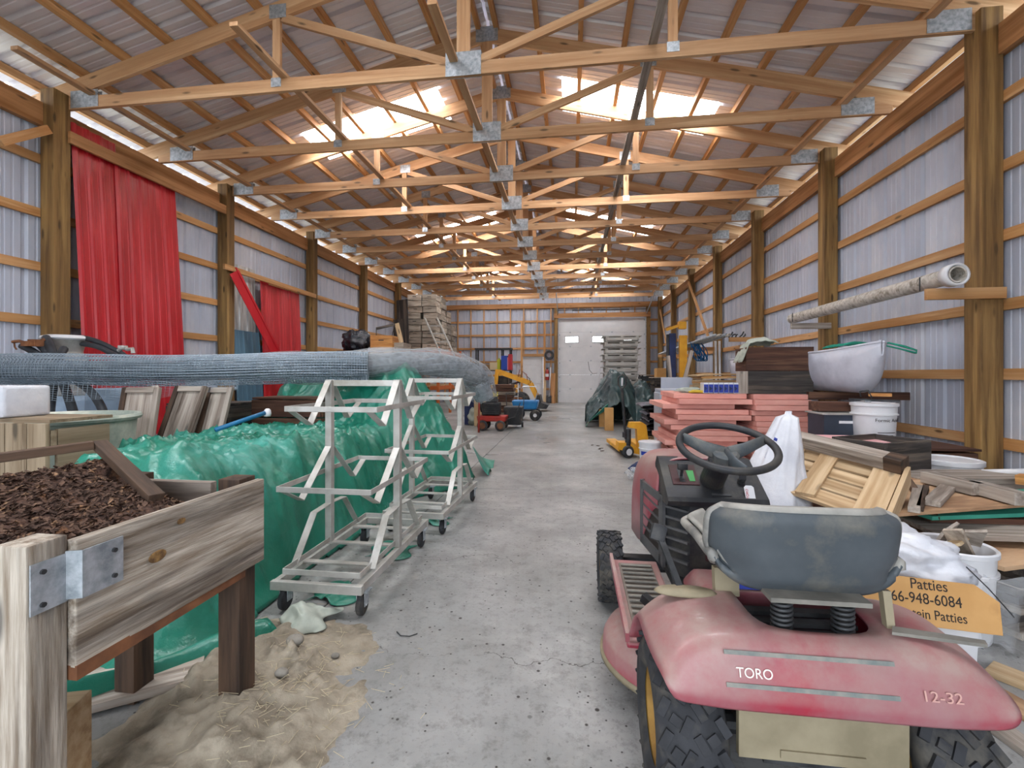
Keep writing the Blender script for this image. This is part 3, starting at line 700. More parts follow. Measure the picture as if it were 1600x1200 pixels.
# ================================================================== GREEN TARP OVER THE PILE
def sst(a, b_, x):
    t = max(0.0, min(1.0, (x-a)/(b_-a))); return t*t*(3-2*t)
def tarp_z(x, y):
    # low mound, then the peaked mound behind it
    fx = 1-sst(-2.02, -1.60+0.03*math.sin(y*4), x); fy = sst(1.55, 2.15, y)*(1-sst(4.6, 5.2, y))
    le = -2.78-0.52*sst(2.4, 2.8, y)
    za = (0.80-0.10*(y-2.0)/2.5)*fx*fy*sst(le, le+0.22, x)
    pk = 1.36-0.16*abs(x+1.95)-max(0, x+1.95)*1.35-max(0, y-5.3)*0.95-max(0, 5.1-y)*1.15
    pk = max(0.0, pk)*sst(-3.9, -3.4, x)*(1-sst(-1.30, -1.12, x))
    s_ = 0.12; h = max(0, 1-abs(za-pk)/s_); z = max(za, pk); z += h*h*s_*0.25*min(1.0, z/0.1)
    steep = fx*(1-fx)*4 if y < 4.7 else 0.7
    q = V((x*2.2+y*0.4, y*3.4-x*1.2, 0.3)); r1 = 1-abs(noise.noise(q)); q2 = V((x*5+y*2.5, y*6.5-x*2, 2.3)); r2 = 1-abs(noise.noise(q2)); q3 = V((x*11-y*5, y*13+x*4, 5.1)); r3 = 1-abs(noise.noise(q3))
    fold = (r1**7)*0.10*(0.4+0.7*steep)+(r2**6)*0.045+(r3**5)*0.018-0.02
    # the long diagonal fold down the front
    for (ax, ay, bx, by, hh, ww) in ((-1.62, 2.35, -1.98, 3.05, 0.07, 0.06), (-1.60, 3.1, -1.95, 3.7, 0.05, 0.05), (-1.5, 5.6, -1.95, 5.25, 0.06, 0.07), (-2.7, 2.5, -2.1, 2.2, 0.05, 0.08), (-2.9, 3.4, -2.2, 3.9, 0.05, 0.07)):
        dx, dy = bx-ax, by-ay; t = max(0, min(1, ((x-ax)*dx+(y-ay)*dy)/(dx*dx+dy*dy))); dd = math.hypot(x-ax-dx*t, y-ay-dy*t)
        fold += hh*math.exp(-(dd/ww)**2)
    if y < 4.9: fold += 0.13*(0.5+0.5*math.sin(y*10.5+x*3+2.5*noise.noise(V((x*1.5, y*2.0, 8)))))**2*steep
    amp = min(1.0, z/0.15)
    return z+fold*amp
b = MB()
nx_, ny_ = 200, 320
b.grid(lambda u, v: (lambda x, y: V((x, y, tarp_z(x, y))))(-3.7+2.62*u, 1.35+5.1*v), nx_, ny_, keep=lambda q: max(p.co.z for p in q) > 0.022)
for v in b.bm.verts:
    if v.co.z < 0.02: v.co.z = 0.004+0.012*abs(noise.noise(V((v.co.x*7, v.co.y*7, 0))))
o = b.build('green_tarp', tarp_green, smooth=True, solid=0.002); tag(o, 'large crumpled green tarpaulin draped over the pile on the left', 'tarp')
# loose tarp corner curling out under the planter
b = MB(); b.grid(lambda u, v: V((-1.86+0.5*u*(1-0.3*v), 1.38+0.62*u+0.10*v-0.05*math.sin(v*3), 0.012+0.115*math.sin(v*math.pi)*(1-0.45*u)+0.03*math.sin(u*7+v*3)*v)), 26, 20)
tag(b.build('tarp_corner', tarp_green, smooth=True, solid=0.002), 'loose curled green tarp corner on the floor under the planter', 'tarp')
for k, (x0, y0, sx, sy, lab) in enumerate(((-1.46, 2.33, 0.26, 0.22, 'green tarp scrap on the floor under the near end of the near cart'), (-1.40, 2.95, 0.28, 0.26, 'curled green tarp scrap on the floor under the far end of the near cart'), (-1.30, 3.65, 0.26, 0.22, 'green tarp scrap on the floor under the far cart'))):
    b = MB(); b.grid(lambda u, v: V((x0+sx*u+0.03*math.sin(v*7), y0+sy*v+0.03*math.sin(u*6), 0.006+0.05*abs(noise.noise(V((u*3+k, v*3, k))))*math.sin(math.pi*u))), 20, 20)
    tag(b.build('tarp_scrap', tarp_green, smooth=True, solid=0.002), lab, 'tarp')
# turned-up corner at the far end
b = MB(); b.grid(lambda u, v: V((-1.20+0.20*u-0.05*v, 5.45+0.75*v, 0.02+0.36*(1-u)**1.4*(1-0.75*v)+0.05*math.sin(v*8)*u)), 14, 26)
tag(b.build('tarp_flap', tarp_green, smooth=True, solid=0.002), 'green tarp flap hanging to the floor at the far end of the pile', 'tarp')

# ================================================================== ALUMINIUM CARTS
def make_cart():
    c = thing('rack_cart', '', 'cart', (-1.30, 2.72, 0))
    x0, x1 = -0.23, 0.23; L = 0.53      # local, centre at the uprights
    def bar(name, p0, p1, w, t, up=(0,0,1), bev=0.002): return plank(name, p0, p1, w, t, alu, c, up=up, bev=bev, world=False)
    # base frame of channel and ring of flat bar above it
    for y in (-L, L): bar('base_rail', (x0-0.02, y, 0.155), (x1+0.02, y, 0.155), 0.03, 0.045)
    for x in (x0, x1): bar('base_rail', (x, -L+0.015, 0.155), (x, L-0.015, 0.155), 0.03, 0.045)
    for y in (-L+0.04, L-0.04): bar('ring_bar', (x0+0.015, y, 0.208), (x1-0.015, y, 0.208), 0.006, 0.03)
    for x in (x0+0.015, x1-0.015): bar('ring_bar', (x, -L+0.04, 0.208), (x, L-0.04, 0.208), 0.006, 0.03)
    for y in (-0.30, 0.0, 0.30): bar('cross_bar', (x0+0.02, y, 0.186), (x1-0.02, y, 0.186), 0.04, 0.012)
    for x in (x0+0.005, x1-0.005):
        bar('upright', (x, 0, 0.178), (x, 0, 1.215), 0.042, 0.042, up=(1,0,0), bev=0.004)
        sx = 0.026 if x > 0 else -0.026
        xa = x+sx*0.0
        for zt, zb, yb, zl, yl in ((1.215, 0.955, 0.225, 1.06, 0.40), (0.80, 0.535, 0.31, 0.635, 0.47)):
            for s in (-1, 1):
                bar('arm', (x, s*0.012, zt), (x, s*yb, zb), 0.042, 0.006); bar('arm_hook', (x, s*yb, zb), (x, s*(yl), zl-0.012), 0.042, 0.006)
        for s in (-1, 1):
            bar('foot_arm', (x, s*0.02, 0.435), (x, s*0.18, 0.425), 0.042, 0.006); bar('foot_arm', (x, s*0.18, 0.425), (x, s*0.37, 0.195), 0.042, 0.006)
    bar('top_bar', (x0+0.03, 0, 1.195), (x1-0.03, 0, 1.195), 0.006, 0.038)
    for zl, yl in ((1.06, 0.40), (0.635, 0.47)):
        for s in (-1, 1): bar('loop_bar', (x0-0.035, s*yl, zl), (x1+0.035, s*yl, zl), 0.006, 0.03)
        for x in (x0-0.035, x1+0.035): bar('loop_bar', (x, -yl, zl), (x, yl, zl), 0.006, 0.03)
    for x in (x0+0.02, x1-0.01):
        for y in (-L+0.06, L-0.06):
            k = thing('caster', None, None); k.parent = c; k.location = (x, y, 0)
            bpy.data.objects.remove(k)
            b = MB(); b.box((x, y, 0.128), (0.08, 0.06, 0.008)); b.box((x-0.022, y, 0.09), (0.004, 0.045, 0.08)); b.box((x+0.022, y, 0.09), (0.004, 0.045, 0.08)); b.cyl((x-0.026, y-0.005, 0.055), (x+0.026, y-0.005, 0.055), 0.006, n=8)
            cs = b.build('caster', galv, c)
            b = MB(); b.lathe([(0.0,-0.016),(0.045,-0.016),(0.053,-0.010),(0.055,0),(0.053,0.010),(0.045,0.016),(0.0,0.016)], (x, y-0.005, 0.0555), 22, Matrix.Rotation(math.pi/2, 3, 'Y'))
            b.build('caster_wheel', rubber, cs, auto=40)
    return c
c1_ = make_cart(); c1_['label'] = 'nearer metal rack cart with V-shaped arms, its front end nearest the planter'; c1_['group'] = 'rack carts'
c2_ = copy_tree(c1_); c2_.location = (-1.205, 3.95, 0); c2_.rotation_euler.z = math.radians(-2); c2_['label'] = 'farther metal rack cart with V-shaped arms, beside the tall tarp peak'

# ================================================================== WIRE MESH ROLL AND NETTING
RA, RB = at(-75, 580, d=4.05), at(575, 575, d=4.95)
def roll_mesh(A, B, r0, r1, step, nl, turns, wob, wr):
    b = MB(); M, L = frame_from(A, B); ay = M.to_3x3() @ V((0,1,0)); az = M.to_3x3() @ V((0,0,1)); n = int(L/step)
    def P(s, a, k):
        r = (r0+(r1-r0)*s)*(1-0.16*k)*(1+wob*noise.noise(V((s*6, math.cos(a)*1.2, math.sin(a)*1.2+k))))
        sag = 0.012*math.sin(s*9+k)
        return V(A).lerp(V(B), s)+ay*(r*math.cos(a))+az*(r*math.sin(a)+sag)
    for k in range(turns):
        for i in range(n+1):
            s = i/n; pts = [P(s, 2*math.pi*j/26+k*0.1, k) for j in range(26)]
            b.tube(pts, wr, 3, closed=True)
        for j in range(nl):
            a = 2*math.pi*j/nl+k*0.1
            b.tube([P(i/40, a, k) for i in range(41)], wr, 3)
    return b
rollt = thing('wire_mesh_roll', 'long grey roll of square wire mesh lying across the left pile', 'wire mesh', (RA+RB)/2-V((0,0,0.14)))
roll_mesh(RA, RB, 0.142, 0.165, 0.026, 34, 3, 0.05, 0.0026).build('mesh', wire, rollt, world=True)['kind'] = 'stuff'
MB().tube([RA.lerp(RB,i/12)+V((0,0,0.012*math.sin(i/12*9))) for i in range(13)], 0.082, 16).build('roll_core', mat('roll_core','#66727c','#4d5963',30,(1,1,1),0.7,0.2,bump=0.4), rollt, world=True, smooth=True)
# loose flap of mesh hanging under the roll
b = MB(); nu, nv = 60, 9
def flap(u, v):
    p = RA.lerp(RB, 0.02+0.62*u); return p+V((0.10-0.02*v, -0.10, -0.12-0.16*v*(0.5+0.5*math.sin(u*3.1))+0.012*math.sin(u*22+v*3)))
for i in range(0, nu+1): b.tube([flap(i/nu, j/nv) for j in range(nv+1)], 0.0014, 3)
for j in range(nv+1): b.tube([flap(i/nu, j/nv) for i in range(nu+1)], 0.0014, 3)
b.build('mesh_flap', wire, rollt, world=True)['kind'] = 'stuff'
# plastic wrapped netting bundle beyond it
wb = thing('netting_bundle', 'grey netting bundle wrapped in clear plastic film behind the tarp peak', 'netting', at(600, 600, d=5.4))
path = [at(405,574,d=4.72), at(470,574,d=4.85), at(540,572,d=5.05), at(610,569,d=5.4), at(670,568,d=5.8), at(715,574,d=6.2), at(745,590,d=6.5), at(757,622,d=6.6)]
rads = [0.155, 0.19, 0.20, 0.205, 0.22, 0.25, 0.25, 0.20]
def bundle(rs, n, seg, nm, m, amp, seed):
    b = MB()
    def P(u, v):
        t = v*(len(path)-1); i = min(int(t), len(path)-2); f = t-i
        p = path[i].lerp(path[i+1], f); d_ = (path[i+1]-path[i]).normalized(); r = (rads[i]*(1-f)+rads[i+1]*f)*rs
        side = d_.cross(V((0,0,1))).normalized(); up = side.cross(d_); a = u*2*math.pi
        r *= 1+amp*noise.noise(V((math.cos(a)*1.3, math.sin(a)*1.3, v*9+seed)))
        return p+side*(r*math.cos(a))+up*(r*0.9*math.sin(a))
    b.grid(P, n, seg, close_u=True); return b.build(nm, m, wb, smooth=True, world=True)
bundle(0.72, 20, 40, 'netting_core', mat('netting_core', '#8d969c', '#5d666d', 22, rough=0.7, bump=0.5, c3='#4a5157', s3=9), 0.12, 1)
bundle(1.0, 30, 60, 'plastic_film', film, 0.22, 5)
b = MB()
for j in range(16):
    a0 = j/16*2*math.pi
    pts = []
    for i in range(36):
        v = i/35*0.93; t = v*(len(path)-1); q = min(int(t), len(path)-2); f = t-q; p = path[q].lerp(path[q+1], f); d_ = (path[q+1]-path[q]).normalized(); side = d_.cross(V((0,0,1))).normalized(); up = side.cross(d_); r = (rads[q]*(1-f)+rads[q+1]*f)*0.93
        pts.append(p+side*(r*math.cos(a0+v*2))+up*(r*0.9*math.sin(a0+v*2)))
    b.tube(pts, 0.0025, 3)
b.build('net_cord', wire, wb, world=True)['kind'] = 'stuff'

# ================================================================== LEFT CLUTTER BEHIND THE PLANTER
# plank crate and wrapped foam block
ct = thing('plank_crate', 'rough plank crate behind the planter with dark nail stains', 'crate', (-3.05, 2.12, 0))
cy0 = 2.1
for i, (xa, xb) in enumerate(((-3.42, -3.17), (-3.165, -3.05), (-3.045, -2.91), (-2.905, -2.79))):
    plank('slat', ((xa+xb)/2, cy0, 0.02), ((xa+xb)/2, cy0, 0.985-0.01*(i == 0)), xb-xa, 0.022, wood_crate, ct, up=(0,1,0), bev=0.002)
for z in (0.15, 0.5, 0.9): plank('batten', (-3.42, cy0+0.03, z), (-2.79, cy0+0.03, z), 0.03, 0.09, wood_crate, ct)
for x in (-3.41, -2.80): plank('end_panel', (x, cy0+0.05, 0.48), (x, cy0+0.33, 0.48), 0.022, 0.94, wood_crate, ct)
plank('lid', (-3.42, cy0+0.18, 0.995), (-2.79, cy0+0.18, 0.995), 0.34, 0.018, wood_crate, ct)
b = MB(); b.grid(lambda u, v: V((-3.42+0.45*u+0.02*math.sin(v*6), cy0+0.03+0.25*math.sin(u*0.6), 0)), 1, 1); b.bm.free()
b = MB(); b.box((-3.30, cy0+0.16, 1.095), (0.33, 0.24, 0.18), None, 0.02)
tag(b.build('wrapped_block', white_sack, auto=60), 'white plastic wrapped block on top of the plank crate', 'package')
# galvanised stock tub
tb = MB(); cx, cy = -3.80, 2.94
tb.lathe([(0.0,0.02),(0.40,0.02),(0.43,0.30),(0.43,0.62),(0.45,0.90),(0.475,0.905),(0.485,0.925),(0.475,0.945),(0.45,0.945),(0.43,0.9),(0.40,0.06),(0.0,0.05)], (cx, cy, 0), 48)
tag(tb.build('stock_tub', tub_grey, auto=35), 'grey green round tub with a pale rolled rim behind the crate', 'tub')
# barrels, milk can
def barrel(cx, cy, r, h, label, m):
    p = [(0,0.0),(r*0.9,0.0),(r*0.97,0.04)]
    for z in (0.33, 0.66): p += [(r,h*z-0.03),(r*1.04,h*z-0.012),(r*1.04,h*z+0.012),(r,h*z+0.03)]
    p += [(r*0.98,h-0.05),(r*0.93,h-0.005),(r*0.9,h),(r*0.86,h-0.02),(0,h-0.02)]
    tag(MB().lathe(p, (cx,cy,0), 36).build('plastic_barrel', m, auto=40), label, 'barrel', 'barrels by the left wall')
bx1 = at(190, 600, d=4.85); barrel(bx1.x, bx1.y, 0.29, 1.10, 'pale blue grey barrel under the wire mesh roll', barrel_blue)
bx2 = at(106, 600, d=4.98); barrel(bx2.x, bx2.y, 0.30, 1.02, 'barrel behind the mesh roll that carries the milk can', barrel_blue)
mk = thing('milk_can', 'dented old metal milk can with a wide flared rim', 'milk can', (bx2.x, bx2.y, 1.02))
MB().lathe([(0,0),(0.17,0),(0.18,0.02),(0.18,0.30),(0.165,0.38),(0.13,0.44),(0.125,0.48),(0.14,0.54),(0.185,0.60),(0.19,0.615)], (0,0,0), 36).build('can_body', alu, mk, auto=50)
MB().lathe([(0.19,0.60),(0.215,0.605),(0.225,0.62),(0.215,0.64),(0.17,0.655),(0,0.655)], (0,0,0), 36).build('can_lid', white_plastic, mk, auto=50)
for s in (-1, 1): MB().tube([(s*0.15,0,0.42),(s*0.22,0,0.43),(s*0.235,0,0.36),(s*0.18,0,0.30)], 0.012, 8).build('can_handle', alu, mk, smooth=True)
# black hoses hung in loops
def hose(label, pts, r, m=hose_black, name='black_hose', grp='black hoses by the left wall'):
    P = [V(p) for p in pts]; out = []
    for i in range(len(P)-1):
        p0 = P[max(i-1,0)]; p1 = P[i]; p2 = P[i+1]; p3 = P[min(i+2,len(P)-1)]
        for k in range(8):
            t = k/8; out.append(0.5*((2*p1)+(p2-p0)*t+(2*p0-5*p1+4*p2-p3)*t*t+(3*p1-p0-3*p2+p3)*t**3))
    out.append(P[-1]); o = MB().tube(out, r, 9).build(name, m, smooth=True); return tag(o, label, 'hose', grp)
def A(px, py, d): return at(px, py, d=d)
hose('black hose hanging straight behind the tub, leftmost of the three', [A(100,545,4.62), A(92,560,4.5), A(86,590,4.42), A(80,625,4.28), A(77,660,4.15)], 0.036)
hose('black hose crossing down behind the tub rim, middle one', [A(72,528,4.75), A(80,545,4.62), A(96,590,4.44), A(110,630,4.28), A(118,660,4.15)], 0.038)
hose('black hose bowing out to the right end of the tub', [A(62,538,4.68), A(88,565,4.55), A(112,590,4.46), A(140,610,4.34), A(158,635,4.25), A(164,660,4.15)], 0.036)
hose('grey hose end sticking up left of the milk can', [A(34,540,4.6), A(48,547,4.6), A(62,556,4.6), A(80,572,4.62)], 0.034)
hose('black hose arching down to the right of the milk can, upper', [A(128,527,5.0), A(150,533,4.95), A(172,543,4.9), A(200,562,4.85), A(210,600,4.8)], 0.028)
hose('black hose arching down to the right of the milk can, lower', [A(128,537,4.98), A(150,541,4.9), A(168,549,4.82), A(185,562,4.76), A(192,600,4.7)], 0.028)
b = MB(); P = [A(20,534,4.6), A(30,533,4.58), A(44,537,4.55), A(56,536,4.6), A(70,530,4.65)]
b.tube(P, 0.016, 6); b.tube([A(22,534,4.6), A(23,542,4.6), A(26,546,4.6)], 0.008, 5); b.box(P[2], (0.1,0.06,0.05)); b.box(P[3], (0.09,0.08,0.07))
tag(b.build('hose_clamp', rust), 'rusty clamp fitting left of the milk can', 'clamp')
b = MB(); P = [A(185,548,4.75), A(192,543,4.75), A(200,546,4.75), A(207,545,4.75), A(208,552,4.75)]; b.tube(P, 0.02, 7); b.lathe([(0,-0.02),(0.04,-0.02),(0.045,0),(0.04,0.02),(0,0.02)], P[1], 12)
tag(b.build('pipe_valve', alu), 'small metal valve in front of the wide red sheet', 'valve')
# leaning framed panels (old hive frames)
for k, (pb, pt, wv, lab) in enumerate((((205,668),(222,606),0.30,'leftmost old framed panel leaning behind the tarp'), ((262,668),(300,604),0.26,'middle old framed panel leaning behind the tarp'), ((318,670),(345,606),0.20,'rightmost old framed panel leaning behind the tarp'))):
    p0 = A(pb[0], 715, 4.0+0.12*k); p1 = A(pt[0], pt[1], 4.25+0.12*k)
    t = thing('framed_panel', lab, 'panel', (p0.x, p0.y, p0.z), group='old framed panels')
    side = V((C, S, 0)); ud = (p1-p0); n_ = side.cross(ud).normalized()
    plank('panel_board', p0, p1, wv, 0.012, wood_grey, t, up=n_)
    for s in (-1, 1): plank('frame_rail', p0+side*(s*wv/2)-n_*0.0, p1+side*(s*wv/2), 0.045, 0.04, wood_wet if s < 0 else wood_grey, t, up=n_, bev=0.002)
    plank('frame_rail', p1-side*(wv/2-0.02)-ud.normalized()*0.03, p1+side*(wv/2-0.02)-ud.normalized()*0.03, 0.05, 0.05, wood_grey, t, up=n_)
# support for them: dark crates under the mesh, mostly hidden
for k, (p, sz, lab, m_) in enumerate((((-3.95, 4.6, 0.0), (0.7, 0.5, 0.92), 'dark wooden crate behind the leaning panels', wood_black), ((-3.05, 4.75, 0.0), (0.8, 0.4, 0.98), 'dark wooden crate under the middle of the mesh roll', wood_dark))):
    t = thing('storage_crate', lab, 'crate', p)
    n = 5
    for q in range(n):
        h = sz[2]/n
        for y in (-sz[1]/2, sz[1]/2): plank('slat', (-sz[0]/2, y, h*(q+0.5)), (sz[0]/2, y, h*(q+0.5)), 0.02, h-0.015, m_, t, world=False)
        for x in (-sz[0]/2, sz[0]/2): plank('slat', (x, -sz[1]/2+0.012, h*(q+0.5)), (x, sz[1]/2-0.012, h*(q+0.5)), 0.02, h-0.015, m_, t, world=False)
    plank('lid', (-sz[0]/2, 0, sz[2]+0.01), (sz[0]/2, 0, sz[2]+0.01), sz[1], 0.02, m_, t, world=False)
# blue pole with white cap lying on the tarp
t = thing('blue_pole', 'blue plastic pole with a white round cap lying on the tarp', 'pole', A(380, 672, 3.2)-V((0,0,0.02)))
MB().cyl(A(336,672,3.1), A(414,645,3.35), 0.016, n=12).build('pole', hose_blue, t, smooth=True, world=True)
pc = A(418,644,3.37); MB().lathe([(0,-0.03),(0.022,-0.03),(0.026,-0.01),(0.022,0.015),(0.012,0.026),(0,0.028)], pc, 16).build('cap', white_plastic, t, smooth=True, world=True)

# ---- hive boxes
_hb = {}
def hive_box(label, loc, sz, m, rotz=0.0, handle=True, group=None, opened=False, cat='hive box', name='hive_box'):
    key = (sz, m.name, handle, opened)
    if key not in _hb:
        t = thing(name, label, cat, loc, rotz)
        w, d_, h = sz; th = 0.022
        for s in (-1, 1):
            p = plank('side_board', (-w/2, s*(d_/2-th/2), h/2), (w/2, s*(d_/2-th/2), h/2), th, h, m, t, world=False, bev=0.003)
            if handle: plank('hand_hold', (-0.055, s*(d_/2+0.001), h*0.62), (0.055, s*(d_/2+0.001), h*0.62), 0.004, 0.022, wood_black, t, world=False)
            plank('end_board', (s*(w/2-th/2), -d_/2+th, h/2), (s*(w/2-th/2), d_/2-th, h/2), th, h-0.004, m, t, world=False, bev=0.003)
        if not opened: plank('lid', (-w/2+th, 0, h-0.014), (w/2-th, 0, h-0.014), d_-2*th-0.004, 0.01, wood_oldhive, t, world=False)
        _hb[key] = t
    else:
        t = copy_tree(_hb[key]); t.location = loc; t.rotation_euler = (0,0,rotz); t['label'] = label; t.name = name
    if group: t['group'] = group
    return t
# shelf with black bag and orange hive box (middle of the left wall)
sh = thing('wooden_shelf', 'wooden shelf bench behind the wrapped bundle carrying hive boxes', 'shelf', (-4.1, 9.15, 0))
for z in (0.5, 1.0, 1.55): plank('shelf_board', (-5.2, 9.15, z), (-3.0, 9.15, z), 0.7, 0.03, wood_plate, sh)
for x in (-5.15, -4.1, -3.05):
    for y in (8.84, 9.46): plank('leg', (x, y, 0), (x, y, 1.535), 0.07, 0.06, wood_plate, sh, up=(1,0,0))
q = at(602, 545, Y=9.1); SZ = 1.566
hive_box('grey lower hive box under the orange one on the shelf', (q.x, 9.1, SZ), (0.47, 0.42, 0.22), wood_oldhive, group='hive boxes on the wooden shelf')
hive_box('orange wooden hive box with a dark hand hold on the shelf', (q.x, 9.1, SZ+0.222), (0.47, 0.42, 0.26), wood_hive, group='hive boxes on the wooden shelf')
q = at(627, 535, Y=9.25); hive_box('pale weathered hive box right of the orange one', (q.x+0.03, 9.2, SZ), (0.24, 0.42, 0.34), wood_oldhive, handle=False, group='hive boxes on the wooden shelf')
b = MB(); zt = SZ+0.484
xa, xb = at(588,500,Y=9.0).x, at(617,500,Y=9.0).x
b.bar((xa,9.0,zt), (xa,9.0,zt+0.15), 0.012, 0.012); b.bar((xb-0.06,9.0,zt), (xb,9.0,zt+0.24), 0.012, 0.012); b.bar((xa,9.0,zt+0.15), (xb,9.0,zt+0.23), 0.03, 0.05)
tag(b.build('comb_holder', wood_black), 'dark thin hive frame standing on the orange hive box', 'frame')
q0, q1 = at(630,520,Y=9.1), at(622,500,Y=9.1); o = plank('loose_board', (q0.x-0.02, 9.05, zt-0.14), (q0.x-0.12, 9.05, zt+0.26), 0.09, 0.02, wood_pallet, up=(0,1,0)); tag(o, 'pale loose board leaning on the orange hive box', 'board')
def lumpy(name, label, cat, c, r, m, amp=0.25, fr=2.2, nu=36, nv=22, seed=0, flat=0.0, kind=None, parent=None, rz=0.0):
    """crumpled bag-like lump: c base centre, r half sizes"""
    b = MB()
    def f(u, v):
        a = u*2*math.pi; ph = v*math.pi; d_ = V((math.cos(a)*math.sin(ph), math.sin(a)*math.sin(ph), math.cos(ph)))
        k = 1+amp*(noise.noise(d_*fr+V((seed,0,0)))+0.6*(0.5-abs(noise.noise(d_*fr*2.6+V((seed,5,0)))))) 
        z = d_.z*k
        x, y = d_.x*k*r[0], d_.y*k*r[1]
        return V((c[0]+x*math.cos(rz)-y*math.sin(rz), c[1]+x*math.sin(rz)+y*math.cos(rz), c[2]+max(0.0, r[2]*(1+z)-flat)))
    b.grid(f, nu, nv, close_u=True); bmesh.ops.remove_doubles(b.bm, verts=b.bm.verts, dist=1e-5)
    return tag(b.build(name, m, parent, smooth=True), label, cat, kind=kind)
q = at(560, 540, Y=9.1)
o = plank('wooden_tray', (q.x-0.33, 9.0, SZ+0.09), (q.x+0.28, 9.0, SZ+0.09), 0.4, 0.17, wood_dark, bev=0.004); tag(o, 'dark wooden tray box on the shelf under the black bag', 'box')
lumpy('black_plastic_bag', 'crumpled shiny black plastic bag on the wooden shelf', 'bag', (q.x-0.02, 9.05, SZ+0.17), (0.31, 0.24, 0.22), black_bag, 0.35, 2.6, 44, 26, 4, 0.02)

# ---- pallet rack with the tower of old hive boxes
rk = thing('pallet_rack', 'orange steel pallet rack under the tall hive box tower', 'rack', (-4.45, 14.2, 0))
RX0, RX1, RY0, RY1, RZ = -5.3, -3.95, 13.2, 15.9, 1.98
for x in (RX0, RX1):
    for y in (RY0, (RY0+RY1)/2, RY1): plank('upright', (x, y, 0), (x, y, RZ+0.1), 0.09, 0.07, orange_steel, rk, up=(1,0,0))
for z in (0.9, RZ):
    for x in (RX0, RX1): plank('beam', (x, RY0, z-0.06), (x, RY1, z-0.06), 0.05, 0.11, orange_steel, rk)
    for y in (RY0, RY1): plank('beam', (RX0, y, z-0.06), (RX1, y, z-0.06), 0.05, 0.11, orange_steel, rk)
    for k in range(9): plank('deck_board', (RX0+0.03, RY0+0.15+k*0.29, z+0.01), (RX1-0.03, RY0+0.15+k*0.29, z+0.01), 0.2, 0.025, wood_pallet, rk)
random.seed(21)
HB = (0.425, 0.50, 0.170)
cols = [('left front', -4.73, 13.55, 9), ('right front', -4.26, 13.55, 9), ('right second', -4.24, 14.09, 9), ('right third', -4.24, 14.63, 7), ('right rear', -4.2, 15.25, 5)]
for nm, x, y, n in cols:
    for k in range(n):
        top = 'topmost' if k == n-1 else ('bottom' if k == 0 else ORD[k]+' up')
        hive_box('weathered hive box, %s in the %s column of the tower' % (top, nm), (x+rnd(-0.025,0.025), y+rnd(-0.02,0.02), RZ+0.024+k*0.187), HB, wood_oldhive, rnd(-0.03,0.03), k % 2 == 0, 'old hive boxes in the tall tower')
# ladder leaning on the tower
ld = thing('aluminium_ladder', 'light aluminium ladder leaning in front of the hive box tower', 'ladder', at(692, 556, Y=12.2)*1.0)
la, lb = at(664, 497, Y=12.95), at(690, 556, Y=12.4); dv = (lb-la)*(la.z/(la.z-lb.z)); sd = V((0.40, 0.06, 0))
for s in (0, 1): plank('rail', la+sd*s*0.9, la+sd*s*0.9+dv, 0.03, 0.075, alu, ld, up=(0,1,0))
for k in range(1, 12): plank('rung', la+dv*(k/12)+V((0,0,0)), la+sd*0.9+dv*(k/12), 0.035, 0.03, alu, ld)
ld_low = min(la.z, (la+dv).z)
# leaning dark panels behind the tower next to the last post
for k, (pxa, pya, pxb, pyb, lab) in enumerate(((632, 470, 636, 560, 'dark panel leaning by the left wall, nearer the tower'), (627, 500, 629, 560, 'dark panel leaning by the left wall, nearer the post'))):
    p1, p0 = at(pxa, pya, Y=13.2), at(pxb, pyb, Y=13.0); o = plank('plywood_sheet', (p0.x, 12.9, 0.0), (p1.x, 13.0, p1.z), 0.4, 0.02, wood_black, up=(0.3,1,0)); tag(o, lab, 'plywood')

# ================================================================== FAR CLUTTER
# red wagon with small engine
wg = thing('red_wagon', 'rusty red toy wagon carrying an old engine near the tarp', 'wagon', at(770, 672, Z=0))
wl = wg.location
b = MB(); b.box((0,0,0.27), (0.62,0.40,0.12), None, 0.02, 1.06); b.build('tray', red_paint, wg)
for x in (-0.2, 0.2):
    for y in (-0.2, 0.2):
        w_ = MB().lathe([(0.0,-0.02),(0.10,-0.02),(0.115,-0.012),(0.12,0),(0.115,0.012),(0.10,0.02),(0.0,0.02)], (x,y,0.12), 24, Matrix.Rotation(math.pi/2,3,'X')).build('wheel', rubber, wg, auto=40)
        MB().lathe([(0.0,-0.026),(0.07,-0.026),(0.075,-0.018),(0.075,0.018),(0.07,0.026),(0,0.026)], (x,y,0.12), 20, Matrix.Rotation(math.pi/2,3,'X')).build('hub', rust, w_, auto=40)
MB().bar((-0.2,-0.2,0.12),(-0.2,0.2,0.12),0.02,0.02).bar((0.2,-0.2,0.12),(0.2,0.2,0.12),0.02,0.02).build('axle', steel_dark, wg)
MB().tube([(0.3,0,0.24),(0.5,0.0,0.3),(0.62,0,0.62)],0.01,6).build('handle', steel_dark, wg)
en = thing('engine', 'black greasy engine with a yellow cover sitting in the red wagon', 'engine', (wl.x-0.03, wl.y, 0.335))
MB().box((0,0,0.15),(0.40,0.28,0.28),None,0.02).build('block', black_plastic, en); MB().box((0.02,-0.02,0.36),(0.26,0.2,0.13),None,0.02).build('top_cover', steel_dark, en)
for k in range(6): MB().box((0.02,-0.155,0.05+k*0.04),(0.34,0.03,0.012)).build('cooling_fin', steel_dark, en)
MB().tube([(-0.18,-0.05,0.3),(-0.1,-0.1,0.42),(0.05,-0.1,0.43),(0.15,0,0.38)],0.018,7).build('fuel_pipe', yellow, en, smooth=True)
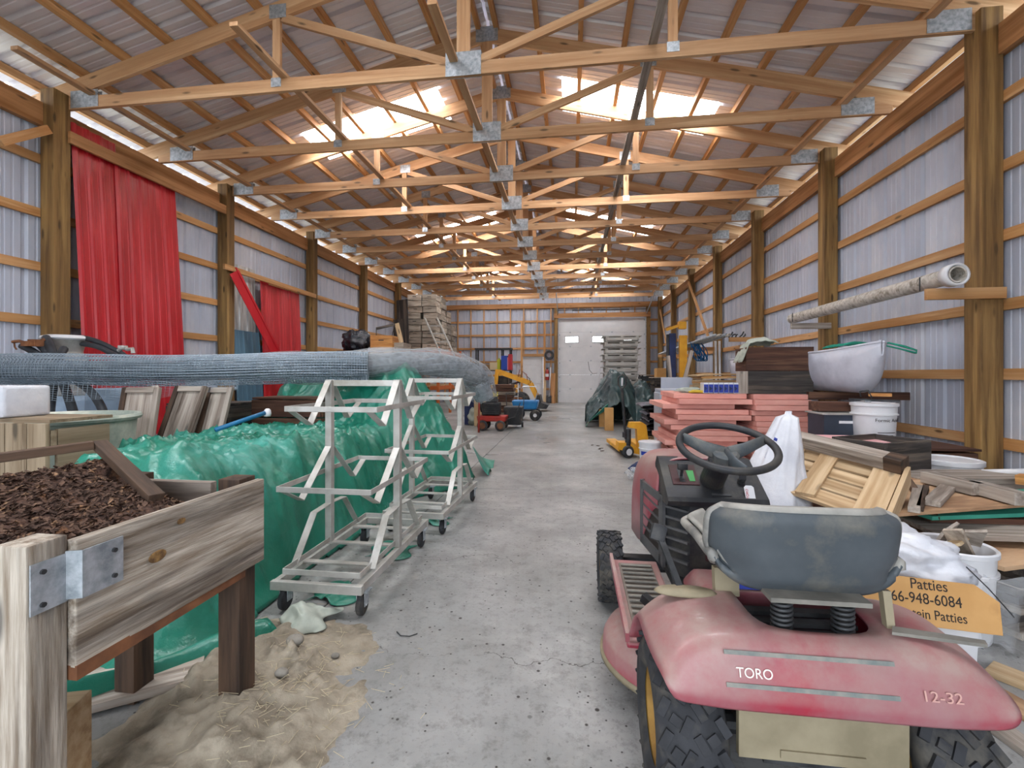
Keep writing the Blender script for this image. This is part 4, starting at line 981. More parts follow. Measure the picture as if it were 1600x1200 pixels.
MB().lathe([(0,-0.02),(0.13,-0.02),(0.14,0),(0.13,0.02),(0,0.03)], (-0.22,0,0.2), 22, Matrix.Rotation(math.pi/2,3,'Y')).build('flywheel', steel_dark, en, auto=40)
# dark tub on wheels
p = at(803, 668, Z=0); t = thing('black_bin', 'black plastic tub on small wheels right of the red wagon', 'bin', p)
MB().box((0,0,0.29),(0.38,0.40,0.42),None,0.03,1.15).build('body', black_plastic, t); 
for s in (-1,1): MB().cyl((s*0.19-0.02,0.1,0.06),(s*0.19+0.02,0.1,0.06),0.06,n=16).build('wheel', rubber, t)
MB().tube([(-0.2,0.2,0.45),(-0.22,0.25,0.8),(0.22,0.25,0.8),(0.2,0.2,0.45)],0.012,6).build('handle', steel_dark, t)
# blue garden cart
p = at(826, 656, Z=0); t = thing('blue_garden_cart', 'bright blue garden cart with chunky black tyres', 'cart', p)
b = MB(); b.box((-0.08,0,0.42),(0.62,0.45,0.24),None,0.04,1.18); b.build('tub', blue_plastic, t)
b = MB(); b.bar((-0.36,-0.1,0.26),(0.3,-0.1,0.26),0.03,0.03); b.bar((-0.36,0.1,0.26),(0.3,0.1,0.26),0.03,0.03); b.build('frame', steel_dark, t)
for x in (-0.28, 0.2):
    for y in (-0.26, 0.26):
        w_ = MB().lathe([(0.05,-0.04),(0.12,-0.045),(0.145,-0.03),(0.15,0),(0.145,0.03),(0.12,0.045),(0.05,0.04)], (x,y,0.15), 24, Matrix.Rotation(math.pi/2,3,'X')).build('wheel', rubber, t, auto=50)
        MB().lathe([(0,-0.03),(0.07,-0.035),(0.075,0),(0.07,0.035),(0,0.03)], (x,y,0.15), 18, Matrix.Rotation(math.pi/2,3,'X')).build('rim', white_plastic, w_, auto=40)
MB().tube([(0.18,-0.18,0.5),(0.26,-0.18,0.78),(0.22,-0.18,0.92),(-0.14,-0.18,0.92),(-0.2,-0.18,0.85)],0.013,7).build('handle', chrome, t, smooth=True)
# yellow loader
p = V((-1.95, 15.6, 0)); t = thing('yellow_loader', 'small yellow loader with raised lift arms near the white door', 'loader', p)
MB().box((-0.35,0,0.62),(0.9,0.7,0.55),None,0.05).build('body', yellow, t)
for s in (-1,1):
    MB().bar((-0.55,s*0.33,1.35),(0.55,s*0.33,0.95),0.08,0.14).bar((0.55,s*0.33,0.95),(0.82,s*0.33,0.40),0.08,0.12).build('lift_arm', yellow, t)
    MB().bar((-0.62,s*0.33,0.7),(-0.55,s*0.33,1.42),0.1,0.12).build('arm_post', yellow, t)
    MB().cyl((-0.3,s*0.27,0.85),(0.35,s*0.27,1.05),0.03,n=10).build('cylinder', steel_dark, t)
b = MB(); b.prism([(0.78,0.10),(1.12,0.10),(1.2,0.22),(0.95,0.30),(0.9,0.55),(0.78,0.55)], 0.9, Matrix(((1,0,0,0),(0,0,-1,0),(0,1,0,0),(0,0,0,1)))); b.build('bucket', black_plastic, t)
for x in (-0.62, 0.18):
    for s in (-1,1):
        w_ = MB().lathe([(0.1,-0.1),(0.26,-0.11),(0.31,-0.08),(0.32,0),(0.31,0.08),(0.26,0.11),(0.1,0.1)], (x,s*0.44,0.32), 26, Matrix.Rotation(math.pi/2,3,'X')).build('wheel', rubber, t, auto=50)
        MB().lathe([(0,-0.06),(0.17,-0.1),(0.18,0),(0.17,0.1),(0,0.06)], (x,s*0.44,0.32), 20, Matrix.Rotation(math.pi/2,3,'X')).build('rim', yellow, w_, auto=40)
MB().box((-0.4,0,1.05),(0.4,0.4,0.3),None,0.04).build('seat', black_plastic, t)
MB().tube([(0.2,-0.3,0.9),(0.3,-0.3,1.35),(0.55,-0.3,1.1),(0.6,-0.3,0.8)],0.014,7).build('hydraulic_hose', hose_black, t, smooth=True)
MB().tube([(0.1,-0.34,0.9),(0.22,-0.34,1.42),(0.45,-0.34,1.25),(0.5,-0.34,0.9)],0.012,7).build('hydraulic_hose', red_paint, t, smooth=True)
# black shelving with jugs and cartons
sx0, sx1 = at(744,545,Y=17.6).x, at(797,545,Y=17.6).x; SH = at(770,545,Y=17.6).z
t = thing('steel_shelving', 'black steel shelving with colourful goods against the far wall', 'shelving', ((sx0+sx1)/2, 17.7, 0))
for x in (sx0, (sx0+sx1)/2+0.35, sx1):
    for y in (17.6, 18.0): plank('post', (x, y, 0), (x, y, SH), 0.05, 0.05, steel_dark, t, up=(1,0,0))
for z in (0.35, 0.9, 1.4, SH): plank('shelf', (sx0-0.05, 17.8, z), (sx1+0.05, 17.8, z), 0.5, 0.06 if z == SH else 0.03, steel_dark, t)
goods = [('blue_carton','tall blue carton on the top shelf of the black shelving',788,'navy',(0.24,0.3,0.56),'#2447a8'),('red_carton','red carton beside the tall blue carton',797,'',(0.14,0.3,0.62),'#b52a35'),('pink_carton','pink carton between the blue carton and the red carton',793,'',(0.10,0.28,0.5),'#d8868f'),('yellow_jug','yellow green jug left of the blue carton',779,'',(0.13,0.2,0.42),'#b5bb2a'),('cream_box','cream box on the top shelf left of the yellow jug',771,'',(0.3,0.25,0.3),'#cfbf9a'),('brown_box','brown box at the left end of the black shelving',760,'',(0.3,0.25,0.22),'#8a6a48')]
for k, (nm, lab, px_, _, sz, hx) in enumerate(goods):
    m_ = mat(nm, hx, rough=0.5, bump=0.03); x = at(px_, 560, Y=17.6).x; b = MB(); b.box((x,17.72,1.417+sz[2]/2), sz, None, 0.012)
    if 'jug' in nm: b.cyl((x,17.72,1.417+sz[2]),(x,17.72,1.417+sz[2]+0.06),0.03,n=10)
    else: b.box((x,17.72,1.417+sz[2]+0.004),(sz[0]*0.96,0.05,0.008))
    tag(b.build(nm, m_), lab, 'jug' if 'jug' in nm else 'carton', 'goods on the black shelving')
# stack of dark hive lids
random.seed(5); p = at(788, 600, Y=13.6)
for k in range(9):
    o = plank('hive_tray', (p.x-0.32+rnd(-0.03,0.03), 13.6, 0.06+k*0.105), (p.x+0.30+rnd(-0.03,0.03), 13.6+rnd(-0.02,0.02), 0.06+k*0.105), 0.5, 0.095, wood_dark if k % 3 else wood_oldhive, bev=0.01)
    tag(o, 'dark hive tray, %s from the bottom of the low stack behind the wagon' % ORD[k], 'hive tray', 'dark hive trays in a stack')
# boxes beside the bundle end
for k, (px_, py_, Y_, sz, m_, lab) in enumerate(((752, 610, 10.9, (0.30,0.3,1.05), cardboard_pale, 'upright pale box at the end of the wrapped netting bundle'), (738, 620, 11.2, (0.34,0.3,0.62), navy, 'navy blue bag-like box behind the far cart'))):
    p = at(px_, py_, Y=Y_); b = MB(); b.box((p.x, Y_, sz[2]/2), sz, None, 0.012); b.box((p.x, Y_, sz[2]+0.004), (sz[0]*0.9, 0.05, 0.008)); tag(b.build('upright_box', m_), lab, 'box')
# fire extinguisher, shovel, hose reel, planks by the man door
fx = at(855, 585, Y=20.0)
t = thing('fire_extinguisher', 'red fire extinguisher mounted right of the white man door', 'extinguisher', (fx.x, 19.9, 1.0))
MB().lathe([(0,0),(0.085,0),(0.09,0.02),(0.09,0.38),(0.07,0.44),(0.03,0.47),(0.03,0.5),(0,0.5)], (0,0,0), 20).build('bottle', red_paint, t, auto=40)
MB().lathe([(0.091,0.15),(0.091,0.28)], (0,0,0), 20).build('label_band', white_plastic, t); MB().box((0.02,-0.02,0.52),(0.12,0.03,0.04)).build('valve', steel_dark, t)
b = MB(); b.lathe([(0.10,-0.05),(0.19,-0.05),(0.21,0),(0.19,0.05),(0.10,0.05),(0.10,-0.05)], (at(858,555,Y=20).x, 19.92, at(858,555,Y=20).z), 26, Matrix.Rotation(math.pi/2,3,'X')); tag(b.build('hose_coil', hose_black, auto=50), 'dark coiled hose hanging on the far wall between the two doors', 'hose')
t = thing('shovel', 'long handled shovel leaning on the far wall by the big door', 'shovel', (at(857,600,Y=19.7).x, 19.6, 0))
MB().cyl((0.03,0.0,0.3),(0.09,0.25,1.55),0.018,n=10).build('handle', white_plastic, t, smooth=True); MB().grid(lambda u,v: V((-0.11+0.22*u+0.02, -0.05+0.05*v+0.03*abs(u-0.5), 0.02+0.32*v)),6,6).build('blade', steel_dark, t, smooth=True, solid=0.004)
for k, (px_, w_, h_, lab) in enumerate(((851, 0.12, 1.15, 'light board leaning right next to the man door'), (864, 0.2, 1.3, 'brown board leaning beside the big door post'))):
    x = at(px_, 600, Y=19.7).x; o = plank('leaning_board', (x, 19.7, 0.0), (x, 19.95, h_), w_, 0.025, wood_pallet if k == 0 else wood_plate, up=(0,1,0)); tag(o, lab, 'board')
# ladder-like pale stand and cable by the big door
t = thing('white_stand', 'pale thin pole stand with a hanging cable before the big door', 'stand', at(935, 618, Y=15.6)*1.0)
a_, c_ = at(926, 628, Y=15.6), at(944, 546, Y=15.6); a_.z = 0.0
for dx in (0, 0.16): MB().cyl(a_+V((dx,0,0)), c_+V((dx*0.6,0,0)), 0.014, n=8).build('pole', white_plastic, t, world=True)
for k in range(1,6): MB().cyl(a_.lerp(c_,k/6), a_.lerp(c_,k/6)+V((0.14,0,0)), 0.01, n=6).build('rung', white_plastic, t, world=True)
MB().tube([at(919,565,Y=15.5), at(921,578,Y=15.5), at(926,584,Y=15.5), at(933,583,Y=15.6)], 0.008, 6).build('cable', steel_dark, t, smooth=True, world=True)

# ================================================================== RIGHT SIDE, FAR TO NEAR
# stack of grey pallets before the big door
def pallet(label, loc, rotz, w=1.10, d_=0.9, m=wood_oldhive, group=None, name='pallet', nd=6):
    t = thing(name, label, 'pallet', loc, rotz, group)
    for k in range(nd):
        y = -d_/2+0.06+k*(d_-0.12)/(nd-1)
        plank('deck_board', (-w/2, y, 0.17), (w/2, y, 0.17), d_/nd*0.8, 0.022, m, t, world=False)
    for x in (-w/2+0.13, 0, w/2-0.13): plank('stringer', (x, -d_/2, 0.1), (x, d_/2, 0.1), 0.09, 0.118, m, t, world=False)
    for y in (-d_/2+0.06, 0, d_/2-0.06): plank('base_board', (-w/2+0.1, y, 0.02), (w/2-0.1, y, 0.02), 0.12, 0.038, m, t, world=False)
    plank('side_skirt', (-w/2+0.13, -d_/2-0.012, 0.085), (w/2-0.13, -d_/2-0.012, 0.085), 0.02, 0.085, m, t, world=False)
    return t
px0 = at(971, 560, Y=14.0).x; random.seed(9)
p0_ = pallet('bottom grey pallet of the tall stack before the big door', (px0, 14.4, 0), 0, 1.14, 0.9, wood_palegrey)
for k in range(1, 13):
    t = copy_tree(p0_); t.location = (px0+rnd(-0.02,0.02), 14.4+rnd(-0.03,0.03), 0.186*k); t.rotation_euler.z = rnd(-0.02,0.02)
    t['label'] = 'grey pallet, %s in the tall stack before the big door' % ('topmost' if k == 12 else ORD[k]+' from the bottom')
for o_ in [o for o in COL.objects if o.name.startswith('pallet') and o.parent is None and 'tall stack' in str(o.get('label'))]: o_['group'] = 'grey pallets in the tall stack'
# dark tarp heap with brown cartons under its edge
tx0, tx1 = at(914,660,Z=0), at(1030,640,Z=0)
def dz(u, v):
    x = 0.35+1.75*u; y = 11.0+1.9*v
    h = 0
    for cx, cy, hh, rx, ry in ((1.10, 11.75, 1.34, 0.62, 0.75), (1.75, 11.9, 1.02, 0.5, 0.8), (0.72, 11.6, 0.72, 0.45, 0.7)):
        q = abs((x-cx)/rx)**1.6+abs((y-cy)/ry)**1.6
        h = max(h, hh*max(0, 1-0.62*q))
    n = 1-abs(noise.noise(V((x*3.1, y*3.1, 7)))); n2 = 1-abs(noise.noise(V((x*8, y*8, 2))))
    return V((x, y, max(0.0, h+(n**4*0.13+n2**3*0.05-0.05)*min(1, h*3))))
b = MB(); b.grid(dz, 80, 80, keep=lambda q: max(p.co.z for p in q) > 0.02); tag(b.build('dark_tarp', tarp_dark, smooth=True, solid=0.002), 'dark green grey tarp heaped over goods before the pallet stack', 'tarp')
b = MB(); b.grid(lambda u, v: V((0.34+0.5*u, 10.9+0.3*v-0.2*u, 0.01+(0.55*u**0.8)*(1-0.3*v)+0.04*math.sin(v*9)*u)), 16, 16); tag(b.build('tarp_flap', tarp_green, smooth=True, solid=0.002), 'green lined tarp flap touching the floor at the dark heap', 'tarp')
for k, (px_, py_, w_, h_, lab) in enumerate(((940, 667, 0.17, 0.42, 'brown cardboard carton standing left under the dark tarp edge'), (950, 673, 0.19, 0.50, 'lighter brown carton standing right under the dark tarp edge'))):
    p = at(px_+2, py_, Z=0); b = MB(); b.box((p.x, p.y+0.1, h_/2), (w_, 0.2, h_), None, 0.004); b.box((p.x, p.y+0.1, h_+0.002), (w_*0.96, 0.02, 0.004)); tag(b.build('cardboard_carton', cardboard), lab, 'carton', 'cartons under the dark tarp')
# folded blankets on a pallet
bp = pallet('pallet under the pile of folded grey blankets', (1.78, 8.55, 0), 0, 1.05, 0.9, wood_pallet, name='pallet')
random.seed(31)
z = 0.186
for k in range(8):
    h = rnd(0.055, 0.085); w_ = rnd(0.44, 0.52); y0 = 8.5+rnd(-0.03,0.03); x0 = 1.74+rnd(-0.03,0.03); sd_ = rnd(0,9)
    b = MB()
    def f(u, v, h=h, w_=w_, x0=x0, y0=y0, z=z, sd_=sd_):
        a = u*2*math.pi; cx_ = math.copysign(abs(math.cos(a))**0.35, math.cos(a)); cz_ = math.copysign(abs(math.sin(a))**0.8, math.sin(a))
        x = x0+w_*cx_; y = y0-0.42+0.84*v; 
        return V((x, y, z+h/2+h*0.5*cz_+0.022*math.sin(cx_*3+sd_)+0.006*math.sin(y*9)))
    b.grid(f, 28, 10, close_u=True)
    m_ = blanket if k % 2 else blanket_dark
    tag(b.build('folded_blanket', m_, smooth=True), 'folded %s blanket, %s from the bottom of the pile on the pallet' % ('grey' if k % 2 else 'dark grey', ORD[k]), 'blanket', 'folded blankets on the pallet')
    z += h+0.004
b = MB(); b.box((1.88, 8.45, z+0.045), (0.7, 0.6, 0.05), Matrix.Rotation(0.05,3,'Y'), 0.02); tag(b.build('pink_mat', foam_faded, auto=50), 'faded pink mat on top of the folded blankets', 'mat')
# pallet jack
jk = thing('pallet_jack', 'yellow hand pallet jack with a tall black handle', 'pallet jack', (0.90, 7.15, 0), math.radians(6))
MB().prism([(-0.02,0.02),(0.16,0.02),(0.10,0.46),(0.04,0.50),(-0.14,0.50),(-0.16,0.42),(-0.04,0.40)], 0.12, Matrix(((1,0,0,0.10),(0,0,-1,-0.08),(0,1,0,0.03),(0,0,0,1)))).build('frame_head', yellow, jk)
MB().prism([(-0.22,0.12),(0.1,0.04),(0.1,0.12),(-0.05,0.22),(-0.2,0.22)], 0.22, Matrix(((1,0,0,0.0),(0,0,-1,0),(0,1,0,0),(0,0,0,1)))).build('steer_housing', yellow, jk)
for s in (-1,1):
    MB().box((0.28, 0.55, 0.08), (0.001,0.001,0.001)).bm.free()
    MB().box((0.10+s*0.18, 0.65, 0.075), (0.16, 1.05, 0.06), None, 0.008).build('fork', yellow, jk)
    w_ = MB().lathe([(0,-0.03),(0.08,-0.03),(0.092,-0.02),(0.092,0.02),(0.08,0.03),(0,0.03)], (-0.08+0.0, s*0.07-0.1, 0.092), 24, Matrix.Rotation(math.pi/2,3,'X') @ Matrix.Rotation(0.4,3,'Y')).build('steer_wheel', rubber, jk, auto=40)
    MB().lathe([(0,-0.034),(0.05,-0.034),(0.05,0.034),(0,0.034)], (-0.08, s*0.07-0.1, 0.092), 18, Matrix.Rotation(math.pi/2,3,'X') @ Matrix.Rotation(0.4,3,'Y')).build('hub', white_plastic, w_, auto=40)
MB().cyl((-0.06,-0.08,0.15),(-0.06,-0.08,0.42),0.045,n=16).cyl((-0.12,-0.1,0.3),(-0.12,-0.1,0.38),0.03,n=12).build('pump', steel_dark, jk)
MB().cyl((-0.1,-0.1,0.28),(-0.17,-0.16,1.05),0.02,n=10).build('handle_shaft', black_plastic, jk)
MB().tube([(-0.17,-0.16,1.02),(-0.225,-0.17,1.10),(-0.225,-0.175,1.20),(-0.17,-0.18,1.25),(-0.115,-0.175,1.20),(-0.115,-0.17,1.10)],0.015,8,closed=True).build('handle_loop', black_plastic, jk, smooth=True)
MB().bar((-0.17,-0.17,1.08),(-0.165,-0.176,1.2),0.02,0.02).build('release_lever', white_plastic, jk)
# chest freezer
fz = thing('chest_freezer', 'pale grey chest freezer standing left behind the pink foam boards', 'freezer', (2.22, 8.62-0.95, 0))
fx0 = at(1029, 640, Y=7.45).x
MB().box((fx0+0.32-2.22+0.0, 0.05, 0.49), (0.60, 0.55, 0.94), None, 0.02).build('cabinet', barrel_blue if False else mat('freezer_grey', '#b8bcc6', '#a9aeba', 2, rough=0.4, bump=0.01), fz)
MB().box((fx0+0.34-2.22, 0.06, 0.99), (0.60, 0.57, 0.05), None, 0.015).build('lid', MATS['freezer_grey'], fz)
MB().box((fx0+0.40-2.22, 0.34, 0.60), (0.52, 0.03, 1.20), None, 0.01).build('back_panel', MATS['freezer_grey'], fz)
for x in (0.06, 0.56):
    for y in (-0.18, 0.28): MB().cyl((fx0+x-2.22, y, 0), (fx0+x-2.22, y, 0.025), 0.03, n=10).build('foot', black_plastic, fz)
# yellow lift mast
ym = thing('lift_mast', 'tall yellow lift mast with black chain cover by the right wall', 'lift', (2.35, 10.4, 0))
mx = at(1067, 560, Y=10.4).x-2.35; mz = at(1060, 503, Y=10.4).z
MB().box((mx, 0, mz/2-0.15), (0.16, 0.12, mz-0.3), None, 0.01).build('mast', yellow, ym); MB().box((mx-0.02, 0, mz-0.08), (0.16, 0.16, 0.16), None, 0.01).build('mast_head', yellow, ym)
MB().bar((mx-0.35, 0, mz-0.17), (mx, 0, mz-0.05), 0.06, 0.06).build('top_arm', yellow, ym)
MB().box((mx-0.22, 0.02, mz/2-0.12), (0.14, 0.10, mz-0.26), None, 0.01).build('chain_cover', navy, ym); MB().box((mx-0.32, 0.02, mz/2-0.12), (0.05, 0.06, mz-0.3)).build('guide_rail', steel_dark, ym)
MB().box((mx-0.1, 0.1, 0.06), (0.6, 0.7, 0.12), None, 0.02).build('base', yellow, ym)
# clutter table behind: pale planks and black crates by the right wall
for k, (px_, py_, Y_, sz, m_, lab) in enumerate(((1018, 590, 14.7, (0.72,0.6,1.22), steel_dark, 'dark steel crate of parts between the heap and the mast'), (1040, 590, 13.0, (0.7,0.6,1.15), wood_black, 'black wooden crate left of the yellow mast'))):
    p = at(px_, py_, Y=Y_); t = thing('parts_crate', lab, 'crate', (p.x, Y_, 0)); n = 6
    for q in range(n):
        h = sz[2]/n
        for s in (-1,1):
            plank('slat', (-sz[0]/2, s*sz[1]/2, h*(q+0.5)), (sz[0]/2, s*sz[1]/2, h*(q+0.5)), 0.02, h-0.05, m_, t, world=False); plank('slat', (s*sz[0]/2, -sz[1]/2+0.012, h*(q+0.5)), (s*sz[0]/2, sz[1]/2-0.012, h*(q+0.5)), 0.02, h-0.05, m_, t, world=False)
    for sx in (-1,1):
        for sy in (-1,1): plank('corner_post', (sx*(sz[0]/2-0.04), sy*(sz[1]/2-0.04), 0), (sx*(sz[0]/2-0.04), sy*(sz[1]/2-0.04), sz[2]), 0.05, 0.05, m_, t, world=False, up=(1,0,0))
    plank('top_board', (-sz[0]/2-0.05, 0, sz[2]+0.012), (sz[0]/2+0.05, 0, sz[2]+0.012), sz[1]+0.05, 0.024, wood_oldhive, t, world=False)
p = at(1036, 566, Y=13.0); b = MB(); b.box((p.x, 12.95, 1.174+0.12), (0.42, 0.4, 0.24), None, 0.01); b.box((p.x, 12.95, 1.174+0.243), (0.4, 0.05, 0.006)); tag(b.build('cardboard_carton', cardboard), 'cardboard carton on the black crate left of the yellow mast', 'carton')
for k, (a_, c_, Yv, lab) in enumerate((((1044,556),(1050,618),9.3,'rough stick leaning left of the yellow mast'), ((1081,548),(1064,614),9.1,'rough stick leaning right of the yellow mast'))):
    p1, p0 = at(*a_, Y=Yv), at(*c_, Y=Yv-0.1); dd = (p0-p1); p0 = p1+dd*((p1.z)/(p1.z-p0.z)); o = plank('wooden_stick', p0, p1, 0.06, 0.05, wood_grey, up=(0,1,0)); tag(o, lab, 'stick')
# wall brackets with poles and canvas
def bracket(y, label, x0=2.85, x1=3.62, z=1.95, m=wood_girt):
    o = plank('wooden_bracket', (x0, y, z), (x1+0.2, y, z), 0.04, 0.09, m); return tag(o, label, 'bracket', 'wooden brackets on the right wall posts')
PR = POST_YS['right']
b1 = at(1447, 460, Y=PR[2]-0.115); b2 = at(1579, 458, Y=PR[2]-0.115)
o = plank('wooden_bracket', (b1.x, PR[2]-0.112, b1.z), (min(b2.x, XR-0.05), PR[2]-0.112, b1.z+0.0), 0.04, 0.10, wood_girt, bev=0.003); tag(o, 'wooden bracket on the nearest right post holding the pipe', 'bracket', 'wooden brackets on the right wall posts')
b3 = at(1236, 509, Y=PR[3]-0.115)
o = plank('wooden_bracket', (b3.x, PR[3]-0.112, b1.z-0.02), (3.72, PR[3]-0.112, b1.z-0.02), 0.04, 0.085, wood_grey, bev=0.003); tag(o, 'greyish bracket on the second right post holding the pipe end', 'bracket', 'wooden brackets on the right wall posts')
pp = thing('plastic_pipe', 'long dirty white pipe resting on two wall brackets', 'pipe', (b1.x+0.08, 6.0, b1.z))
zp = b1.z+0.05+0.075; P0 = V((b1.x+0.12, PR[2]-0.30, zp+0.015)); P1 = V((b3.x+0.09, PR[3]+0.05, zp-0.02))
b = MB(); n=28; M_, L_ = frame_from(P0, P1); ay = M_.to_3x3() @ V((0,1,0)); az = M_.to_3x3() @ V((0,0,1))
r1o = b.ring(P0, ay, az, (0.072,0.072), n); r2o = b.ring(P1, ay, az, (0.072,0.072), n); r1i = b.ring(P0, ay, az, (0.060,0.060), n); r2i = b.ring(P1, ay, az, (0.06,0.06), n)
b.bridge(r1o, r2o); b.bridge(r1i, r2i); b.bridge(r1o, r1i); b.bridge(r2o, r2i); b.build('pipe', pipe_m, pp, world=True, auto=40)
b = MB(); b.cyl(P0+V((0,0,0)), P0.lerp(P1,0.03), 0.088, 0.088, 28, False); b.build('pipe_collar', white_plastic, pp, world=True, smooth=True, solid=0.02)
for f, xx in ((0.10, b1.x+0.02), (0.985, b3.x+0.02)): MB().cyl((xx-0.0, P0.lerp(P1,f).y if f<0.5 else PR[3]-0.112, zp-0.08),(xx, P0.lerp(P1,f).y if f<0.5 else PR[3]-0.112, zp+0.05),0.006,n=6).build('stop_pin', steel_dark, pp, world=True)
zb3 = at(1155, 531, Y=PR[4]).z
bracket(PR[4]-0.112, 'bracket with dark scraps on the third right post', at(1136,531,Y=PR[4]).x, 3.6, zb3); bracket(PR[5]-0.112, 'bracket on the fourth right post under the long poles', 2.75, 3.6, zb3-0.05); bracket(PR[6]-0.112, 'bracket on the fifth right post under the long poles', 2.7, 3.6, zb3-0.12)
for k in range(4):
    p = V((2.82+k*0.09, PR[4]-0.35, zb3+0.075)); q = V((2.80+k*0.08, PR[6]+0.3, zb3-0.05)); tag(MB().cyl(p, q, 0.028, n=10).build('long_pole', pipe_m if k % 2 else galv, smooth=True), '%s long pole from the left on the right wall brackets' % ORD[k], 'pole', 'poles on the right wall brackets')
bl = at(1160, 523, Y=PR[4]-0.1); b = MB(); random.seed(4)
for k in range(7): x = 3.0+k*0.07; b.tube([(x, PR[4]-0.11, zb3+0.045), (x+rnd(0,0.05), PR[4]-0.13, zb3+0.09), (x+rnd(0.03,0.1), PR[4]-0.1, zb3+rnd(0.08,0.17))], 0.014, 6)
tag(b.build('metal_scrap', steel_dark), 'dark metal scraps lying on the third post bracket', 'scrap')
random.seed(8); b = MB(); c0 = at(1092, 549, Y=11.2)
for k in range(9):
    pts = []
    for i in range(15):
        a = i/14*2*math.pi; pts.append(V((c0.x+0.20*math.cos(a+k)*(0.6+0.4*math.sin(k*2.1)), c0.y+0.05*math.sin(a*2+k), c0.z+0.23*math.sin(a+k*0.7))))
    b.tube(pts, 0.011, 5)
tag(b.build('rope_tangle', rope_blue, smooth=True), 'tangled blue rope hanging beside the yellow mast', 'rope')
for k, (px_, lab) in enumerate(((1120, 'thin white pole standing by the right wall, left one'), (1126, 'thin white pole standing by the right wall, right one'))):
    x = at(px_, 560, Y=10.6).x; tag(MB().cyl((x,10.6,0),(x+0.02,10.75,2.0),0.025,n=10).build('upright_pole', white_plastic, smooth=True), lab, 'pole')
# canvas sack on the hive boxes
# ---- pink foam boards
random.seed(17)
fp = pallet('pallet carrying the left column of pink foam boards', (1.95, 6.35, 0), 0, 1.0, 1.0, wood_pallet)
fp2 = copy_tree(fp); fp2.location = (3.0, 6.2, 0); fp2['label'] = 'pallet carrying the right column of pink foam boards'
TH = 0.064
FX0, FXm, FX1 = at(1050,640,Y=5.75).x, at(1172,640,Y=5.75).x, at(1276,640,Y=5.6).x
for col, (xa, xb, yf, n) in (('left', (FX0, FXm, 5.78, 13)), ('right', (FXm+0.02, FX1, 5.70, 13))):
    for k in range(n):
        xo, yo, rz = rnd(-0.045,0.045), rnd(-0.06,0.06), rnd(-0.03,0.03)
        if col == 'left' and k in (3, 7, 10): xo -= 0.08
        w_ = xb-xa
        R = Matrix.Rotation(rz, 3, 'Z'); cx, cy = (xa+xb)/2+xo*(1 if col == 'left' else 0.4), yf+0.5+yo
        b = MB(); b.box((cx, cy, 0.184+TH*(k+0.5)), (w_*(0.94 if col == 'left' else 0.95), 1.0, TH-0.004), R, 0.004)
        tag(b.build('foam_board', foam_pink), 'pink foam board, %s in the %s column of the stack' % ('topmost' if k == n-1 else ORD[k]+' from the bottom', col), 'foam board', 'pink foam boards in the stack')
FT = 0.184+TH*13
# loose foam pieces by the floor, left of the steering wheel
for k, (px_, py_, sz, rz, lab) in enumerate(((1058, 700, (0.34,0.4,0.06), 0.5, 'loose pink foam piece lying tilted by the stack, upper'), (1064, 722, (0.42,0.45,0.06), 0.7, 'loose pink foam piece on the floor beside the stack'), (1085, 735, (0.5,0.4,0.055), 0.35, 'pink foam offcut on the floor behind the steering wheel'))):
    p = at(px_, py_, Y=5.25-0.25*k); b = MB(); R = Matrix.Rotation(rz,3,'Z') @ Matrix.Rotation(0.10*(k == 0),3,'X')
    zc = [0.24, 0.13, 0.035][k]; b.box((p.x+0.12, p.y, zc), sz, R, 0.004); tag(b.build('foam_offcut', foam_pink), lab, 'foam board')
# hive boxes, egg-tray like packs, gloves, cardboard on the stack
hx = at(1218, 585, Y=5.85)
hive_box('lower dark hive box on the foam stack with a grey end', (hx.x, 6.02, FT+0.002), (0.74, 0.38, 0.27), wood_black, 0.02, False, 'hive boxes on the foam stack', opened=True)
hive_box('upper reddish brown hive box on the foam stack', (hx.x, 6.03, FT+0.274), (0.76, 0.38, 0.29), wood_dark, -0.01, False, 'hive boxes on the foam stack')
gp = at(1163, 600, Y=5.8); o = plank('end_panel_board', (gp.x+0.01, 5.84, FT+0.001), (gp.x+0.01, 5.84, FT+0.27), 0.17, 0.02, wood_grey, up=(0,1,0)); o.name = 'loose_grey_board'; tag(o, 'grey board standing at the left end of the hive boxes', 'board')
# canvas draped over the upper hive box
cv = at(1165, 545, Y=6.0); zt = FT+0.274+0.29
b = MB(); b.grid(lambda u, v: V((hx.x-0.44+0.42*u, 5.82+0.3*v, zt+0.02+0.09*math.sin(u*2.6)*(0.6+0.4*math.sin(v*5))+0.03*noise.noise(V((u*5,v*5,1)))-(0.20*(0.22-u)/0.22 if u < 0.22 else 0))), 26, 18)
tag(b.build('canvas_sack', canvas_m, smooth=True, solid=0.008), 'grey green canvas sack slumped over the upper hive box', 'sack')
ep = at(1127, 609, Y=5.8)
t = thing('blue_pack_row', 'row of blue patterned white packs on the foam stack', 'packs', (ep.x, 5.9, FT))
for k in range(7):
    x = -0.17+k*0.058; MB().box((x, 0, 0.068), (0.054, 0.16, 0.13), None, 0.008).build('pack', white_plastic, t)
    MB().box((x, -0.0815, 0.062), (0.05, 0.003, 0.10)).build('pack_print', blue_print, t)
    MB().prism([(-0.02,-0.03),(0.015,0.0),(-0.02,0.03)], 0.004, Matrix(((1,0,0,x),(0,0,-1,-0.084),(0,1,0,0.062),(0,0,0,1)))).build('chevron', navy, t)
gp = at(1090, 614, Y=5.85); lumpy('work_glove', 'yellow glove lying on the foam stack left of the blue packs', 'glove', (gp.x+0.02, 5.92, FT), (0.10,0.06,0.02), mat('glove_yellow','#d8b93f','#b5952c',9,rough=0.8), 0.4, 2.0, 24, 12, 2, 0.003)
